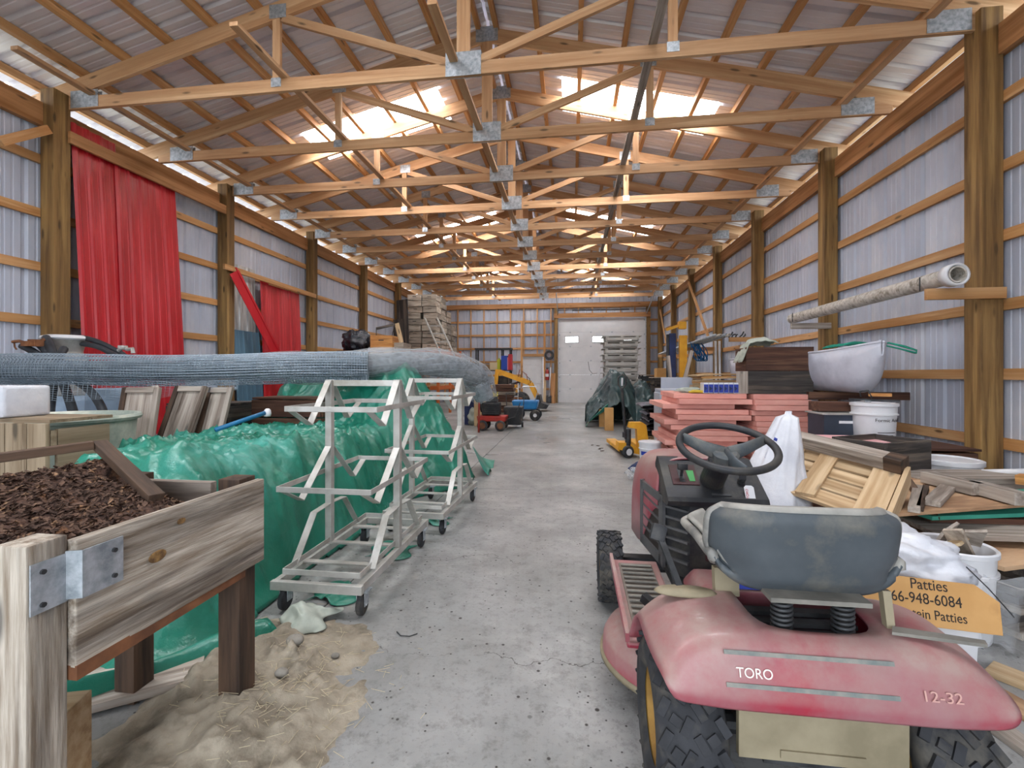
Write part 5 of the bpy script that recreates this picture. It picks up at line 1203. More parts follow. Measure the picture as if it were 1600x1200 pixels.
lumpy('grey_rag', 'grey crumpled rag lying behind the yellow glove', 'rag', (gp.x-0.04, 6.1, FT), (0.16,0.08,0.035), canvas_m, 0.5, 2.0, 24, 12, 3, 0.005)
# flattened cardboard stack on a crate behind the packs
cs = thing('storage_crate', 'crate behind the pink foam carrying flattened cardboard', 'crate', (2.74, 7.25+0.3, 0))
cxm = at(1113, 600, Y=7.2).x-2.45
for q in range(4):
    for s in (-1,1): plank('slat', (cxm-0.45, s*0.3, 0.13+q*0.25), (cxm+0.45, s*0.3, 0.13+q*0.25), 0.02, 0.2, wood_pallet, cs, world=False)
    for s in (-1,1): plank('slat', (cxm+s*0.45, -0.28, 0.13+q*0.25), (cxm+s*0.45, 0.28, 0.13+q*0.25), 0.02, 0.2, wood_pallet, cs, world=False)
plank('lid', (cxm-0.46, 0, 1.0), (cxm+0.46, 0, 1.0), 0.62, 0.02, wood_pallet, cs, world=False)
random.seed(6)
for k in range(9):
    zz = 1.014+k*0.027; b = MB(); w_ = 0.46
    ox, oy, bend = rnd(-0.05,0.05), rnd(-0.05,0.03), rnd(0.0,0.03)*(k > 5)
    b.grid(lambda u, v: V((2.74+cxm+ox-w_+2*w_*u, 7.52+oy-0.3+0.6*v, zz+bend*math.sin(u*math.pi))), 8, 2)
    tag(b.build('cardboard_sheet', cardboard if k % 3 == 1 else cardboard_pale, solid=0.02), 'flattened cardboard, %s sheet from the bottom of the pile behind the packs' % ORD[k], 'cardboard', 'flattened cardboard sheets')
# ---- small pails and bags between jack and foam
def pail(cx, cy, z0, r, h, label, m=white_plastic, lid=True, name='white_pail', band=None, group='white pails'):
    t = thing(name, label, 'bucket', (cx, cy, z0), group=group)
    pr = [(0,0.0),(r*0.86,0.0),(r*0.88,0.01),(r*0.96,h*0.72),(r*1.04,h*0.73),(r*1.04,h*0.76),(r*0.97,h*0.77),(r*0.985,h*0.93),(r*1.05,h*0.94),(r*1.05,h*0.985)]
    if lid: pr += [(r*1.05,h),(r*0.97,h*1.01),(r*0.95,h*0.99),(0,h*0.99)]
    else: pr += [(r*1.0,h),(r*0.95,h*0.98),(r*0.84,0.02),(0,0.02)]
    MB().lathe(pr, (0,0,0), 40).build('bucket_body', m, t, auto=35)
    return t
p = at(1016, 732, Z=0); pl1 = pail(p.x, p.y, 0, 0.145, 0.36, 'white pail with blue print behind the pallet jack', name='white_pail')
MB().grid(lambda u, v: V((0.142*math.cos(3.6+u*1.2), 0.142*math.sin(3.6+u*1.2), 0.19+0.05*v)),8,1).build('blue_band', blue_print, pl1)
lumpy('white_bag', 'small crumpled white bag beside the freezer foot', 'bag', (at(1045,690,Z=0.0).x-0.2, 7.0, 0), (0.12,0.10,0.09), white_sack, 0.35, 2.4, 26, 16, 9, 0.01)
p = at(1035, 745, Z=0.0); lumpy('blue_white_bag', 'crumpled blue and white bag on the floor behind the mower hood', 'bag', (p.x-0.1, p.y+0.05, 0), (0.24,0.18,0.10), navy, 0.4, 2.3, 32, 18, 12, 0.01)
p = at(1003, 750, Z=0.0); lumpy('clear_plastic_bag', 'crumpled clear plastic bag on the floor behind the mower hood', 'bag', (p.x, p.y, 0), (0.16,0.13,0.08), film_clear, 0.4, 2.3, 30, 16, 15, 0.01)
b = MB(); random.seed(2)
for k in range(6): p = at(933+rnd(-8,8), 700+rnd(-5,5), Z=0.003); b.box((p.x,p.y,0.004), (rnd(0.03,0.1),rnd(0.02,0.05),0.006), Matrix.Rotation(rnd(0,3),3,'Z'))
tag(b.build('dirt_clumps', wood_wet), 'dark dirt clumps on the floor left of the pallet jack', 'dirt', kind='stuff')

# ---- canoe along the wall
cn = thing('white_canoe', 'white canoe bow with green rope resting along the right wall', 'canoe', (3.1, 6.6, 1.05))
def hull(u, v):
    s_ = u**1.6; L0, L1 = 5.06, 8.4; y = L0+(L1-L0)*s_
    w_ = 0.36*min(1.0, s_/0.30)**0.62+0.006
    keel = 1.055+0.40*max(0.0, 1-s_/0.115)**2.3; gun = 1.50+0.07*max(0, 1-s_*4)**2
    a = math.pi*v; k = -math.cos(a); k = math.copysign(abs(k)**0.75, k)
    return V((3.12+w_*k, y, gun+(keel-gun)*abs(math.sin(a))**0.6))
b = MB(); b.grid(hull, 56, 26); b.build('hull', boat_white, cn, smooth=True, world=True, solid=0.016)
b = MB(); b.grid(lambda u, v: (lambda p, q: p.lerp(q, v)+V((0,0,0.004+0.03*math.sin(math.pi*v))))(hull(u*0.36, 0.0), hull(u*0.36, 1.0)), 14, 8); b.build('bow_deck', boat_white, cn, smooth=True, world=True)
b = MB()
for v in (0.0, 1.0): b.tube([hull(i/40, v)+V((0,0,0.008)) for i in range(41)], 0.014, 8)
b.build('gunwale', boat_white, cn, smooth=True, world=True)
random.seed(14); b = MB()
for k in range(6):
    P = []
    for i in range(10):
        q = hull(0.20+0.012*k, i/9*0.5) if False else None
        f = i/9; l = hull(0.27+0.012*k, 0.0); r = hull(0.27+0.012*k, 1.0); P.append(l.lerp(r, f)+V((rnd(-0.01,0.01), rnd(-0.03,0.03), 0.035+0.035*math.sin(math.pi*f)+rnd(0,0.02))))
    b.tube(P, 0.009, 6)
e = hull(0.27, 1.0)
for k in range(2): b.tube([e+V((-0.05,0,0.06)), e+V((0.05,-0.10,0.07)), e+V((0.13,-0.20,0.03-0.01*k)), e+V((0.20,-0.27,-0.02)), e+V((0.17,-0.30-0.02*k,-0.05)), e+V((0.09,-0.2,0.0)), e+V((0.0,-0.08,0.05))], 0.009, 6)
tag(b.build('green_rope', rope_green, smooth=True), 'green rope tied around the canoe bow', 'rope')
for k, y in enumerate((5.75, 7.6)):
    o = plank('canoe_support', (2.75, y, 1.0), (3.82, y, 1.0), 0.06, 0.09, wood_dark); tag(o, 'wooden arm under the canoe, %s' % ('near the bow' if k == 0 else 'behind the hive boxes'), 'bracket')
# ---- things below the canoe: dark box, slate box, drums
t = thing('slate_case', 'dark slate flat case with a white label under the canoe', 'case', (3.0, 4.85, 0)) if False else None
cb = thing('support_crate', 'plank crate under the slate case and white drum', 'crate', (2.95, 4.75, 0))
for q in range(3):
    for s in (-1,1): plank('slat', (-0.55, s*0.3, 0.10+q*0.19), (0.55, s*0.3, 0.10+q*0.19), 0.02, 0.16, wood_dark, cb, world=False); plank('slat', (s*0.55, -0.28, 0.10+q*0.19), (s*0.55, 0.28, 0.10+q*0.19), 0.02, 0.16, wood_dark, cb, world=False)
plank('lid', (-0.57, 0, 0.59), (0.57, 0, 0.59), 0.64, 0.02, wood_dark, cb, world=False)
p = at(1373, 650, Y=4.55)
dr = pail(p.x, 4.62, 0.60, 0.175, 0.385, 'white drum lettered Formic Acid standing on a crate', name='chemical_drum', group='white drums by the right wall')
def cyl_text(body, size, ang0, z, r, par, m):
    # wrap flat letters round the drum
    o = text_mesh('lettering', body, size, Matrix.Identity(4), m, par)
    for v in o.data.vertices:
        a = ang0+v.co.x/r; rr = r+0.001+v.co.z; v.co = V((rr*math.cos(a), rr*math.sin(a), z+v.co.y))
    return o
cyl_text('Formic Acid 65%', 0.042, math.radians(-118), 0.225, 0.172, dr, ink)
for k, (w_, y_) in enumerate(((0.16, 0.125), (0.13, 0.10), (0.15, 0.075))): MB().grid(lambda u, v: V((0.170*math.cos(-1.95+u*w_/0.17), 0.170*math.sin(-1.95+u*w_/0.17), y_+0.006*v)),8,1).build('label_line', ink, dr)
cl = thing('bar_clamp', 'small clamp tool with a wooden grip lying on the drum lid', 'clamp', (p.x, 4.62, 0.99))
MB().bar((-0.20,0.02,0.03),(0.18,-0.06,0.02),0.02,0.012).build('bar', steel_dark, cl); MB().bar((-0.02,0.04,0.07),(0.14,-0.02,0.07),0.035,0.03,bev=0.006).build('wooden_grip', wood_hive, cl)
MB().tube([(-0.08,0.05,0.05),(-0.09,0.05,0.1),(-0.03,0.03,0.11),(0.0,0.02,0.04)],0.008,6).build('hook', steel_dark, cl, smooth=True); MB().box((-0.05,0.02,0.015),(0.05,0.05,0.03)).build('foot', galv, cl)
sc = at(1305, 635, Y=4.9); b = MB(); b.box((sc.x, 4.80, 0.60+0.135), (0.46, 0.30, 0.27), None, 0.005); o = b.build('slate_case', mat('slate','#3a4250','#2c3440',3,rough=0.5,bump=0.05)); tag(o, 'dark slate case with a white label left of the drum', 'case')
MB().box((sc.x-0.02, 4.80-0.152, 0.80), (0.16, 0.003, 0.025)).build('label_strip', white_plastic, o, world=True); MB().box((sc.x, 4.80, 0.875), (0.5, 0.33, 0.012)).build('case_lid', alu, o, world=True)
b = MB(); b.box((sc.x-0.05, 4.9, 0.885+0.05), (0.3, 0.2, 0.09), None, 0.004); tag(b.build('dark_wood_block', wood_dark), 'dark wooden block on the slate case below the canoe', 'block')
# faded foam pile
random.seed(23); fq = at(1308, 662, Y=4.25)
b = MB(); b.box((fq.x-0.04, 4.25, 0.25), (0.5, 0.4, 0.48), None, 0.01); o = b.build('foam_plinth_box', wood_dark); o.name = 'wooden_box'; tag(o, 'dark wooden box under the faded pink foam slabs', 'box')
for k in range(3):
    b = MB(); b.box((fq.x+rnd(-0.03,0.03), 4.25+rnd(-0.03,0.03), 0.51+0.07*k+0.025), (0.62-0.03*k, 0.42, 0.062), Matrix.Rotation(rnd(-0.06,0.06),3,'Z'), 0.008)
    tag(b.build('faded_foam_slab', foam_faded), 'faded pink foam slab left of the drum, %s of three' % ('bottom','middle','top')[k], 'foam board', 'faded foam slabs')

# ================================================================== RIGHT FOREGROUND SCRAP
# leaning pallet
TL, TR = at(1246, 700, d=3.12), at(1412, 744, d=2.58); DN = at(1384, 812, d=2.30)-TR
rv = TR-TL; nv = rv.cross(DN).normalized(); nv = nv if nv.z > 0 else -nv
lp = thing('leaning_pallet', 'pale wooden pallet tilted over the scrap pile behind the mower seat', 'pallet', V((TL.x*0.5+TR.x*0.5, TL.y*0.5+TR.y*0.5, 0.4)))
for k, (s, wd) in enumerate(((0.16, 0.085), (0.42, 0.10), (0.70, 0.11), (1.0, 0.12))):
    plank('deck_board', TL+DN*s-rv*0.02, TR+DN*s+rv*0.0, wd, 0.02, wood_pallet, lp, up=nv, bev=0.002)
for s in (0.02, 0.36, 0.88): plank('cross_board', TL+rv*s+nv*0.021-DN*0.02, TL+rv*s+DN*1.12+nv*0.021, 0.10 if s < 0.8 else 0.13, 0.02, wood_pallet, lp, up=nv, bev=0.002)
plank('top_beam', TL-rv*0.03+nv*0.072, TR+rv*0.0+nv*0.072, 0.085, 0.08, wood_grey, lp, up=nv, bev=0.005)
plank('top_beam', TL-rv*0.03-nv*0.04+DN*0.03, TR+rv*0.02-nv*0.04+DN*0.03, 0.10, 0.058, wood_pallet, lp, up=nv, bev=0.003)
plank('corner_block', TR-rv*0.13+nv*0.0715+DN*0.0, TR+rv*0.015+nv*0.0715, 0.088, 0.086, wood_wet, lp, up=nv, bev=0.004)
plank('end_board', TR+rv*0.03-DN*0.05, TR+rv*0.03+DN*1.1, 0.022, 0.11, wood_pallet, lp, up=nv)
# black open box
bxp = at(1392, 715, d=3.45); hive_box('open black wooden box behind the leaning pallet', (bxp.x, bxp.y+0.12, 0.43), (0.52, 0.40, 0.32), wood_black, math.radians(28), False, None, True, 'box', 'open_black_box')
o = plank('box_stand', (bxp.x-0.18, bxp.y+0.04, 0.212), (bxp.x+0.25, bxp.y+0.26, 0.212), 0.34, 0.42, wood_dark); o.name = 'wooden_block'; tag(o, 'dark timber block under the open black box', 'block')
q = at(1482, 712, d=3.72); pb2 = pail(q.x, q.y, 0, 0.205, 0.56, 'white pail with red specks beside the nearest right post', name='white_pail')
# board pile along the wall
e1 = V((math.cos(0.36), math.sin(0.36), 0)); e2 = V((-math.sin(0.36), math.cos(0.36), 0)); O_ = V((1.98, 2.42, 0))
random.seed(41)
z = 0.0
pile = [('dark_plank', wood_black, 0.035, 9)]
for k in range(9):
    a_ = O_+e1*(0.12+rnd(-0.06,0.06))+e2*(0.2+rnd(-0.05,0.05)); o = plank('stacked_board', a_+V((0,0,0.018+k*0.036)), a_+e1*1.35+V((0,0,0.018+k*0.036)), 0.42, 0.032, wood_black if k % 3 else wood_grey)
    tag(o, 'weathered board, %s from the bottom of the pile by the right wall' % ORD[k], 'board', 'boards piled by the right wall')
a_ = O_+e1*0.02+e2*0.26; o = plank('tan_plywood', a_+V((0,0,0.338)), a_+e1*1.5+V((0,0,0.338)), 0.56, 0.02, plywood); tag(o, 'tan plywood sheet low in the pile behind the scrap bucket', 'plywood')
a_ = V((1.95, 2.86, 0.385)); o = plank('grey_plank', a_, V((3.0, 2.80, 0.42)), 0.34, 0.025, wood_grey, bev=0.002); tag(o, 'wide grey weathered plank sticking out under the teal boards', 'plank')
a_ = V((2.0, 3.05, 0.43)); o = plank('grey_plank', a_, V((3.2, 3.1, 0.43)), 0.4, 0.03, wood_dark); tag(o, 'reddish dark plank under the teal boards', 'plank')
for k, (p_, q_, w_) in enumerate((((1.90, 2.92, 0.468), (2.95, 3.17, 0.468), 0.36), ((2.08, 3.0, 0.494), (3.1, 3.26, 0.494), 0.30))):
    o = plank('teal_board', p_, q_, w_, 0.022, teal_board, bev=0.002); tag(o, 'teal painted board, %s of the two under the plywood' % ('lower', 'upper')[k], 'board', 'teal boards')
NL = at(1400, 806, Z=0.515)
f1 = V((math.cos(0.33), math.sin(0.33), 0)); f2 = V((-math.sin(0.33), math.cos(0.33), 0)); a_ = NL+f2*0.36; a_.z = 0.518
o = plank('plywood_sheet', a_, a_+f1*1.0, 0.72, 0.018, plywood); tag(o, 'large tan plywood sheet lying on top of the scrap pile', 'plywood')
for k, (pa, pb_, w_, t_, m_, lab) in enumerate((((1435,757),(1428,792),0.05,0.03,wood_grey,'short grey stick standing among scraps on the plywood, right'), ((1419,755),(1442,830),0.035,0.03,wood_wet,'long dark stick crossing the plywood edge'), ((1447,757),(1437,790),0.03,0.03,wood_wet,'short dark stick lying right of the others on the plywood'), ((1483,756),(1455,782),0.075,0.03,wood_grey,'flat grey wood offcut lying on the plywood'))):
    p_, q_ = at(*pa, Z=0.56), at(*pb_, Z=0.56); p_.z = q_.z = 0.527+t_/2+0.002+(0.02 if k == 1 else 0); 
    if k == 1: q_ = at(1462, 835, d=(q_-V((0,0,0))).length*0.9); q_.z = 0.46; p_.z = 0.575
    o = plank('wood_offcut', p_, q_, w_, t_, m_, bev=0.002); tag(o, lab, 'offcut', 'wood offcuts on the plywood')
for k, (pa, pb_, zz, lab) in enumerate((((1448,738),(1530,757),0.60,'long grey beam lying behind the plywood, left half'), ((1522,752),(1600,772),0.60,'grey beam lying behind the plywood, right half'))):
    p_, q_ = at(*pa, Z=zz), at(*pb_, Z=zz); p_.z = q_.z = zz-0.03; o = plank('grey_beam', p_, q_, 0.09, 0.07, wood_grey, bev=0.004); tag(o, lab, 'beam', 'grey beams behind the plywood')
p_, q_ = at(1535, 738, d=3.4), at(1612, 737, d=3.2); tag(MB().cyl(p_, q_, 0.022, n=12).build('white_tube', white_plastic, smooth=True), 'white plastic tube lying near the wall beside the nearest post', 'tube')
o = plank('orange_block', at(1590,748,d=3.05), at(1630,752,d=2.95), 0.1, 0.06, wood_hive); tag(o, 'small orange wood block at the right edge of the picture', 'block')
# support under them
o = plank('grey_timber', (2.35, 3.62, 0.27), (3.5, 3.75, 0.27), 0.3, 0.53, wood_grey); tag(o, 'grey timber baulk by the right wall under the beams', 'timber')
# scrap bucket
sb = at(1526, 1012, Z=0); SBx, SBy = sb.x, sb.y+0.13
pb3 = pail(SBx, SBy, 0, 0.152, 0.43, 'open white bucket full of wood scraps at the right', lid=False, name='scrap_bucket', group=None)
random.seed(19)
for k, (dx, dy, L, w_, rx, rz, m_, lab) in enumerate(((-0.06,-0.02,0.22,0.08,0.5,2.6,wood_pallet,'pale wood scrap sticking out of the bucket at the left'), (0.0,-0.03,0.20,0.10,0.9,0.4,wood_oldhive,'triangular grey wood scrap in the bucket middle'), (0.05,-0.05,0.14,0.08,0.8,1.0,wood_grey,'small brown wood scrap at the bucket right'), (-0.02,0.05,0.24,0.07,1.1,2.0,wood_grey,'grey wood scrap leaning at the bucket back'), (-0.09,-0.06,0.15,0.07,0.3,0.9,white_plastic,'white plastic scrap on the bucket edge'))):
    R = Matrix.Rotation(rz,3,'Z') @ Matrix.Rotation(rx,3,'Y'); b = MB()
    b.prism([(-L/2,-w_/2),(L/2,-w_/2*0.7),(L/2*0.8,w_/2),(-L/2*0.6,w_/2*0.8)], 0.014, Matrix.Translation((SBx+dx, SBy+dy, 0.42+0.03*(k % 3))) @ R.to_4x4()); tag(b.build('wood_scrap', m_), lab, 'scrap', 'scraps in the bucket')
b = MB(); b.lathe([(0,0.0),(0.125,0.0),(0.13,0.02),(0,0.03)], (SBx, SBy, 0.34), 24); tag(b.build('scrap_fill', leaf_m), 'sawdust and wood bits filling the scrap bucket', 'wood bits', kind='stuff')
# white tote, patties carton, white sheet bag
tt = thing('white_tote', 'white plastic tote behind the patties carton', 'tote', (1.42, 2.24, 0), math.radians(-12))
MB().box((0,0,0.15), (0.46, 0.30, 0.30), None, 0.03, 1.05).build('body', white_plastic, tt, auto=50); MB().box((0,0,0.305), (0.50,0.34,0.02), None, 0.008).build('rim', white_plastic, tt)
ctn = thing('patties_carton', 'torn brown carton lettered Protein Patties behind the mower seat', 'carton', (1.33, 1.98, 0.2))
cp0 = at(1350, 905, d=1.83); crv = V((math.cos(math.radians(-9)), math.sin(math.radians(-9)), 0)); cup = V((0.03, 0.22, 1)).normalized()
cM = face_matrix(cp0+V((0,0,-0.155)), crv, cup); ctn.location = cM.to_translation(); CI = Matrix.Translation(-ctn.location) @ cM
MB().prism([(-0.02,0.0),(0.44,0.0),(0.445,0.115),(0.375,0.17),(-0.02,0.175)], 0.008, CI).build('front_flap', cardboard, ctn)
MB().prism([(0.0,0.0),(0.42,0.0),(0.40,0.10),(0.0,0.10)], 0.008, CI @ Matrix.Translation((0,0.0,-0.01)) @ Matrix.Rotation(math.radians(-80),4,'X')).build('bottom_flap', cardboard, ctn)
TT = CI @ Matrix.Translation((0,0,0.0046))
text_mesh('lettering', 'Patties', 0.056, TT @ Matrix.Translation((0.165,0.133,0)), ink, ctn, sx=0.82); text_mesh('lettering', '866-948-6084', 0.056, TT @ Matrix.Translation((0.075,0.080,0)), ink, ctn, sx=0.80); text_mesh('lettering', '0 Protein Patties', 0.05, TT @ Matrix.Translation((0.075,0.026,0)), ink, ctn, sx=0.78)
lumpy('white_plastic_sack', 'large crumpled white plastic sack behind the mower seat', 'sack', (1.42, 2.30, 0.318), (0.27,0.21,0.125), white_sack, 0.30, 2.4, 72, 44, 6, 0.02, rz=-0.35)
b = MB(); st0 = V((SBx-0.02, SBy-0.20, 0.36)); 
b.grid(lambda u, v: V((SBx-0.06+0.20*u+0.08*v*v, SBy-0.185+0.04*math.sin(u*5+v*3)+0.05*v, 0.02+0.33*(1-v)**1.2+0.02*math.sin(u*9))), 18, 22)
tag(b.build('clear_plastic_sheet', film_clear, smooth=True), 'clear plastic film hanging beside the scrap bucket', 'plastic film')
b = MB().tube([at(1510,886,d=1.85), at(1545,920,d=1.84), at(1585,965,d=1.85)], 0.0025, 5); tag(b.build('thin_wire', steel_dark), 'thin dark wire hanging in front of the scrap bucket', 'wire')
# boards on the floor at the corner
random.seed(13)
for k, (pa, pb_, w_, m_, lab) in enumerate((((1505,1052),(1640,1130),0.10,plywood,'pale board flat on the floor nearest the mower corner'), ((1545,1040),(1660,1085),0.12,wood_pallet,'pale board flat on the floor in front of the scrap bucket'), ((1520,1105),(1640,1190),0.08,wood_grey,'grey board flat on the floor at the bottom right corner'))):
    p_, q_ = at(*pa, Z=0.02), at(*pb_, Z=0.02); p_.z = q_.z = 0.012+0.0*k; o = plank('loose_board', p_, q_, w_, 0.022, m_, bev=0.002); tag(o, lab, 'board', 'boards on the floor at the right corner')
# big white sack with blue print, carton beside it
SK = V((1.20, 2.99, 0))
def sack(u, v):
    a = u*2*math.pi
    r = 0.25*(0.88+min(v,0.1)*1.2) if v < 0.4 else 0.25*(1-0.80*((v-0.4)/0.6)**0.85)
    if v > 0.975: r *= 0.35
    r *= 1+0.20*noise.noise(V((math.cos(a)*1.6, math.sin(a)*1.6, v*3.2)))+0.14*((1-abs(noise.noise(V((math.cos(a)*3.2, math.sin(a)*3.2, v*1.6+4)))))**3-0.4)
    off = V((0.15*max(0.0, v-0.35)/0.65, 0.06*v, 0))
    return SK+off+V((r*1.0*math.cos(a), r*0.8*math.sin(a), 1.02*v))
b = MB(); b.grid(sack, 72, 52, close_u=True); sko = b.build('woven_sack', white_sack, smooth=True); tag(sko, 'tall white woven sack with blue print behind the steering wheel', 'sack')
for body, px_, py_, sz, rot in (('d', 1172, 706, 0.10, 0.5), ('=', 1184, 690, 0.10, 0.9), ('))', 1196, 684, 0.11, 0.5)):
    # letters laid on the sack's front
    p_ = at(px_, py_, d=2.72); R = face_matrix(p_, (C*math.cos(rot)+0.0, S, math.sin(rot)), (-C*math.sin(rot), 0.2, math.cos(rot)))
    o = text_mesh('lettering', body, sz, space(sko).inverted() @ R, blue_print, sko)
    # press each letter on to the cloth
    from mathutils.bvhtree import BVHTree
    bv = BVHTree.FromPolygons([v.co.copy() for v in sko.data.vertices], [tuple(f.vertices) for f in sko.data.polygons])
    for v in o.data.vertices:
        h = bv.find_nearest(v.co)
        if h and h[0] is not None: v.co = h[0]+h[1]*(0.0025 if h[1].dot(v.co-h[0]) >= 0 or True else 0)
q = at(1186, 765, d=2.15); b = MB(); b.box((q.x+0.03, q.y, 0.30), (0.10, 0.14, 0.58), Matrix.Rotation(0.3,3,'Z'), 0.005); b.box((q.x+0.05, q.y, 0.592), (0.09,0.03,0.004), Matrix.Rotation(0.3,3,'Z')); tag(b.build('cardboard_carton', cardboard), 'tan carton standing behind the mower dash', 'carton')

# ================================================================== RIDING MOWER
mw = thing('riding_mower', 'dusty red riding lawn mower seen from behind with a grey seat', 'mower', (0.63, 1.42, 0))
def tyre(name, c, R, w, rim_m, lug_n, par, sgn):
    t = MB(); h = w/2
    t.lathe([(R*0.56,-h*0.80),(R*0.66,-h*0.95),(R*0.84,-h),(R*0.95,-h*0.88),(R*0.985,-h*0.6),(R*0.99,0),(R*0.985,h*0.6),(R*0.95,h*0.88),(R*0.84,h),(R*0.66,h*0.95),(R*0.56,h*0.80)], c, 48, Matrix.Rotation(math.pi/2,3,'Y'))
    to = t.build(name, rubber, par, auto=50)
    b = MB()
    for k in range(lug_n):
        a = 2*math.pi*k/lug_n
        for s in (-1, 1):
            for q in range(3):
                f0, f1_ = 0.06+q*0.30, 0.06+q*0.30+0.25
                aa = a+(0.5 if s > 0 else 0)*2*math.pi/lug_n
                pA = V((s*h*f0, math.cos(aa+f0*0.22)*R*0.993, math.sin(aa+f0*0.22)*R*0.993)); ex = 0.28 if q != 1 else -0.12
                pB = V((s*h*f1_, math.cos(aa+f0*0.22+ex*0.6)*R*(0.993-0.02*(f1_ > 0.8)), math.sin(aa+f0*0.22+ex*0.6)*R*(0.993-0.02*(f1_ > 0.8))))
                b.bar(V(c)+pA, V(c)+pB, R*0.10, 0.012, up=(pA+pB).normalized()*V((0,1,1)))
    b.build('tread', rubber, to)['kind'] = 'stuff'
    MB().lathe([(0,-h*0.35),(R*0.12,-h*0.35),(R*0.2,-h*0.2),(R*0.45,-h*0.25),(R*0.55,-h*0.75),(R*0.6,-h*0.8),(R*0.6,h*0.8),(R*0.55,h*0.75),(R*0.45,h*0.25),(R*0.2,h*0.2),(R*0.12,h*0.35),(0,h*0.35)], c, 30, Matrix.Rotation(math.pi/2,3,'Y')).build('rim', rim_m, to, auto=40)
    return to
for s in (-1, 1):
    tyre('rear_wheel', (s*0.315, 0, 0.222), 0.222, 0.185, brass, 20, mw, s); tyre('front_wheel', (s*0.42, 1.17, 0.183), 0.183, 0.125, brass, 22, mw, s)
MB().cyl((-0.4,1.17,0.183),(0.4,1.17,0.183),0.022,n=10).bar((-0.36,1.17,0.22),(0.36,1.17,0.22),0.06,0.05).build('front_axle', steel_dark, mw)
MB().cyl((-0.22,0,0.222),(0.22,0,0.222),0.03,n=10).box((0,0.05,0.25),(0.2,0.25,0.16)).build('transaxle', steel_dark, mw)
MB().box((0,-0.165,0.345),(0.40,0.02,0.17)).box((0,-0.12,0.28),(0.2,0.12,0.02)).build('rear_plate', beige_steel, mw); MB().box((0,0.5,0.30),(0.34,1.3,0.05)).build('chassis', steel_dark, mw)
# fender shell: half profiles from the centre outwards
st = [(-0.235,[(0,.425),(.14,.425),(.24,.425),(.32,.43),(.37,.435)]), (-0.24,[(0,.445),(.14,.445),(.25,.445),(.33,.45),(.385,.455)]),
      (-0.232,[(0,.475),(.14,.475),(.25,.475),(.335,.475),(.395,.47)]), (-0.205,[(0,.568),(.14,.568),(.25,.568),(.33,.545),(.40,.48)]),
      (-0.165,[(0,.588),(.14,.588),(.26,.588),(.345,.56),(.41,.485)]), (-0.06,[(0,.592),(.15,.592),(.27,.592),(.36,.565),(.42,.49)]),
      (0.03,[(0,.592),(.15,.592),(.27,.592),(.36,.57),(.42,.495)]), (0.085,[(0,.575),(.15,.575),(.27,.575),(.36,.55),(.425,.475)]),
      (0.125,[(0,.50),(.15,.50),(.27,.505),(.36,.49),(.43,.43)]), (0.15,[(0,.41),(.15,.41),(.27,.42),(.36,.41),(.435,.38)]), (0.185,[(0,.365),(.15,.365),(.27,.365),(.36,.36),(.44,.345)])]
b = MB(); rows = []
for y, half in st:
    pts = [(-x, z) for x, z in half[::-1]]+[(x, z) for x, z in half[1:]]
    rows.append([b.bm.verts.new((x, y, z)) for x, z in pts])
for i in range(len(rows)-1):
    for j in range(len(rows[0])-1):
        yv = (st[i][0]+st[i+1][0])/2; xm = (rows[i][j].co.x+rows[i][j+1].co.x)/2
        if abs(xm) < 0.15 and -0.165 <= yv <= 0.1: continue                 # opening under the seat
        b.bm.faces.new((rows[i][j], rows[i][j+1], rows[i+1][j+1], rows[i+1][j]))
fend = b.build('rear_fender', mower_red, mw, smooth=True, sub=2, solid=0.008)
# lettering and stripes on the rear band
bandM = face_matrix((0,-0.2305,0.478), (1,0,0), (0,0.028,0.093)); 
def band(x, z): return bandM @ V((x, (z-0.478)*1.04, 0))
text_mesh('lettering', 'TORO', 0.032, Matrix.Translation((0,-0.007,0)) @ bandM @ Matrix.Translation((-0.225,0.024,0.001)), letter_white, fend, sx=0.95)
text_mesh('lettering', '12-32', 0.032, Matrix.Translation((0,-0.0085,0)) @ bandM @ Matrix.Translation((0.185,0.006,0.001)), mower_dust, fend, sx=1.2)
for z0 in (0.078, 0.006):
    MB().prism([(-0.25,z0-0.005),(0.14,z0-0.005),(0.14,z0+0.005),(-0.25,z0+0.005)], 0.002, Matrix.Translation((0,-0.0075,0)) @ bandM).build('stripe', letter_dark, fend)
# under-seat parts
MB().box((0,-0.02,0.50),(0.29,0.26,0.02)).build('battery_tray', black_plastic, mw)
for k in range(3): MB().bar((-0.14,-0.13+0.06*k,0.56),(0.14,-0.12+0.06*k,0.56),0.03,0.012).build('hinge_bar', steel_dark, mw)
for x in (-0.075, 0.075):
    b = MB(); pts = []
    for i in range(7*14+1): a = i/14*2*math.pi; pts.append((x+0.023*math.cos(a), -0.125+0.023*math.sin(a), 0.572+0.088*i/(7*14)))
    b.tube(pts, 0.0048, 6).build('seat_spring', steel_dark, mw, smooth=True); MB().cyl((x,-0.125,0.565),(x,-0.125,0.665),0.014,n=10).build('spring_core', black_plastic, mw)
MB().box((0,-0.07,0.668),(0.24,0.20,0.012)).build('seat_plate', seat_trim, mw); MB().bar((-0.16,0.05,0.575),(-0.16,0.06,0.655),0.07,0.03).build('seat_bracket', beige_steel, mw); MB().bar((0.19,-0.12,0.575),(0.19,-0.10,0.68),0.02,0.02).build('seat_bracket', beige_steel, mw)
MB().prism([(0.17,-0.16),(0.36,-0.19),(0.37,-0.17),(0.19,-0.13)], 0.008, Matrix.Translation((0,0,0.598))).build('fender_pad', seat_trim, mw)
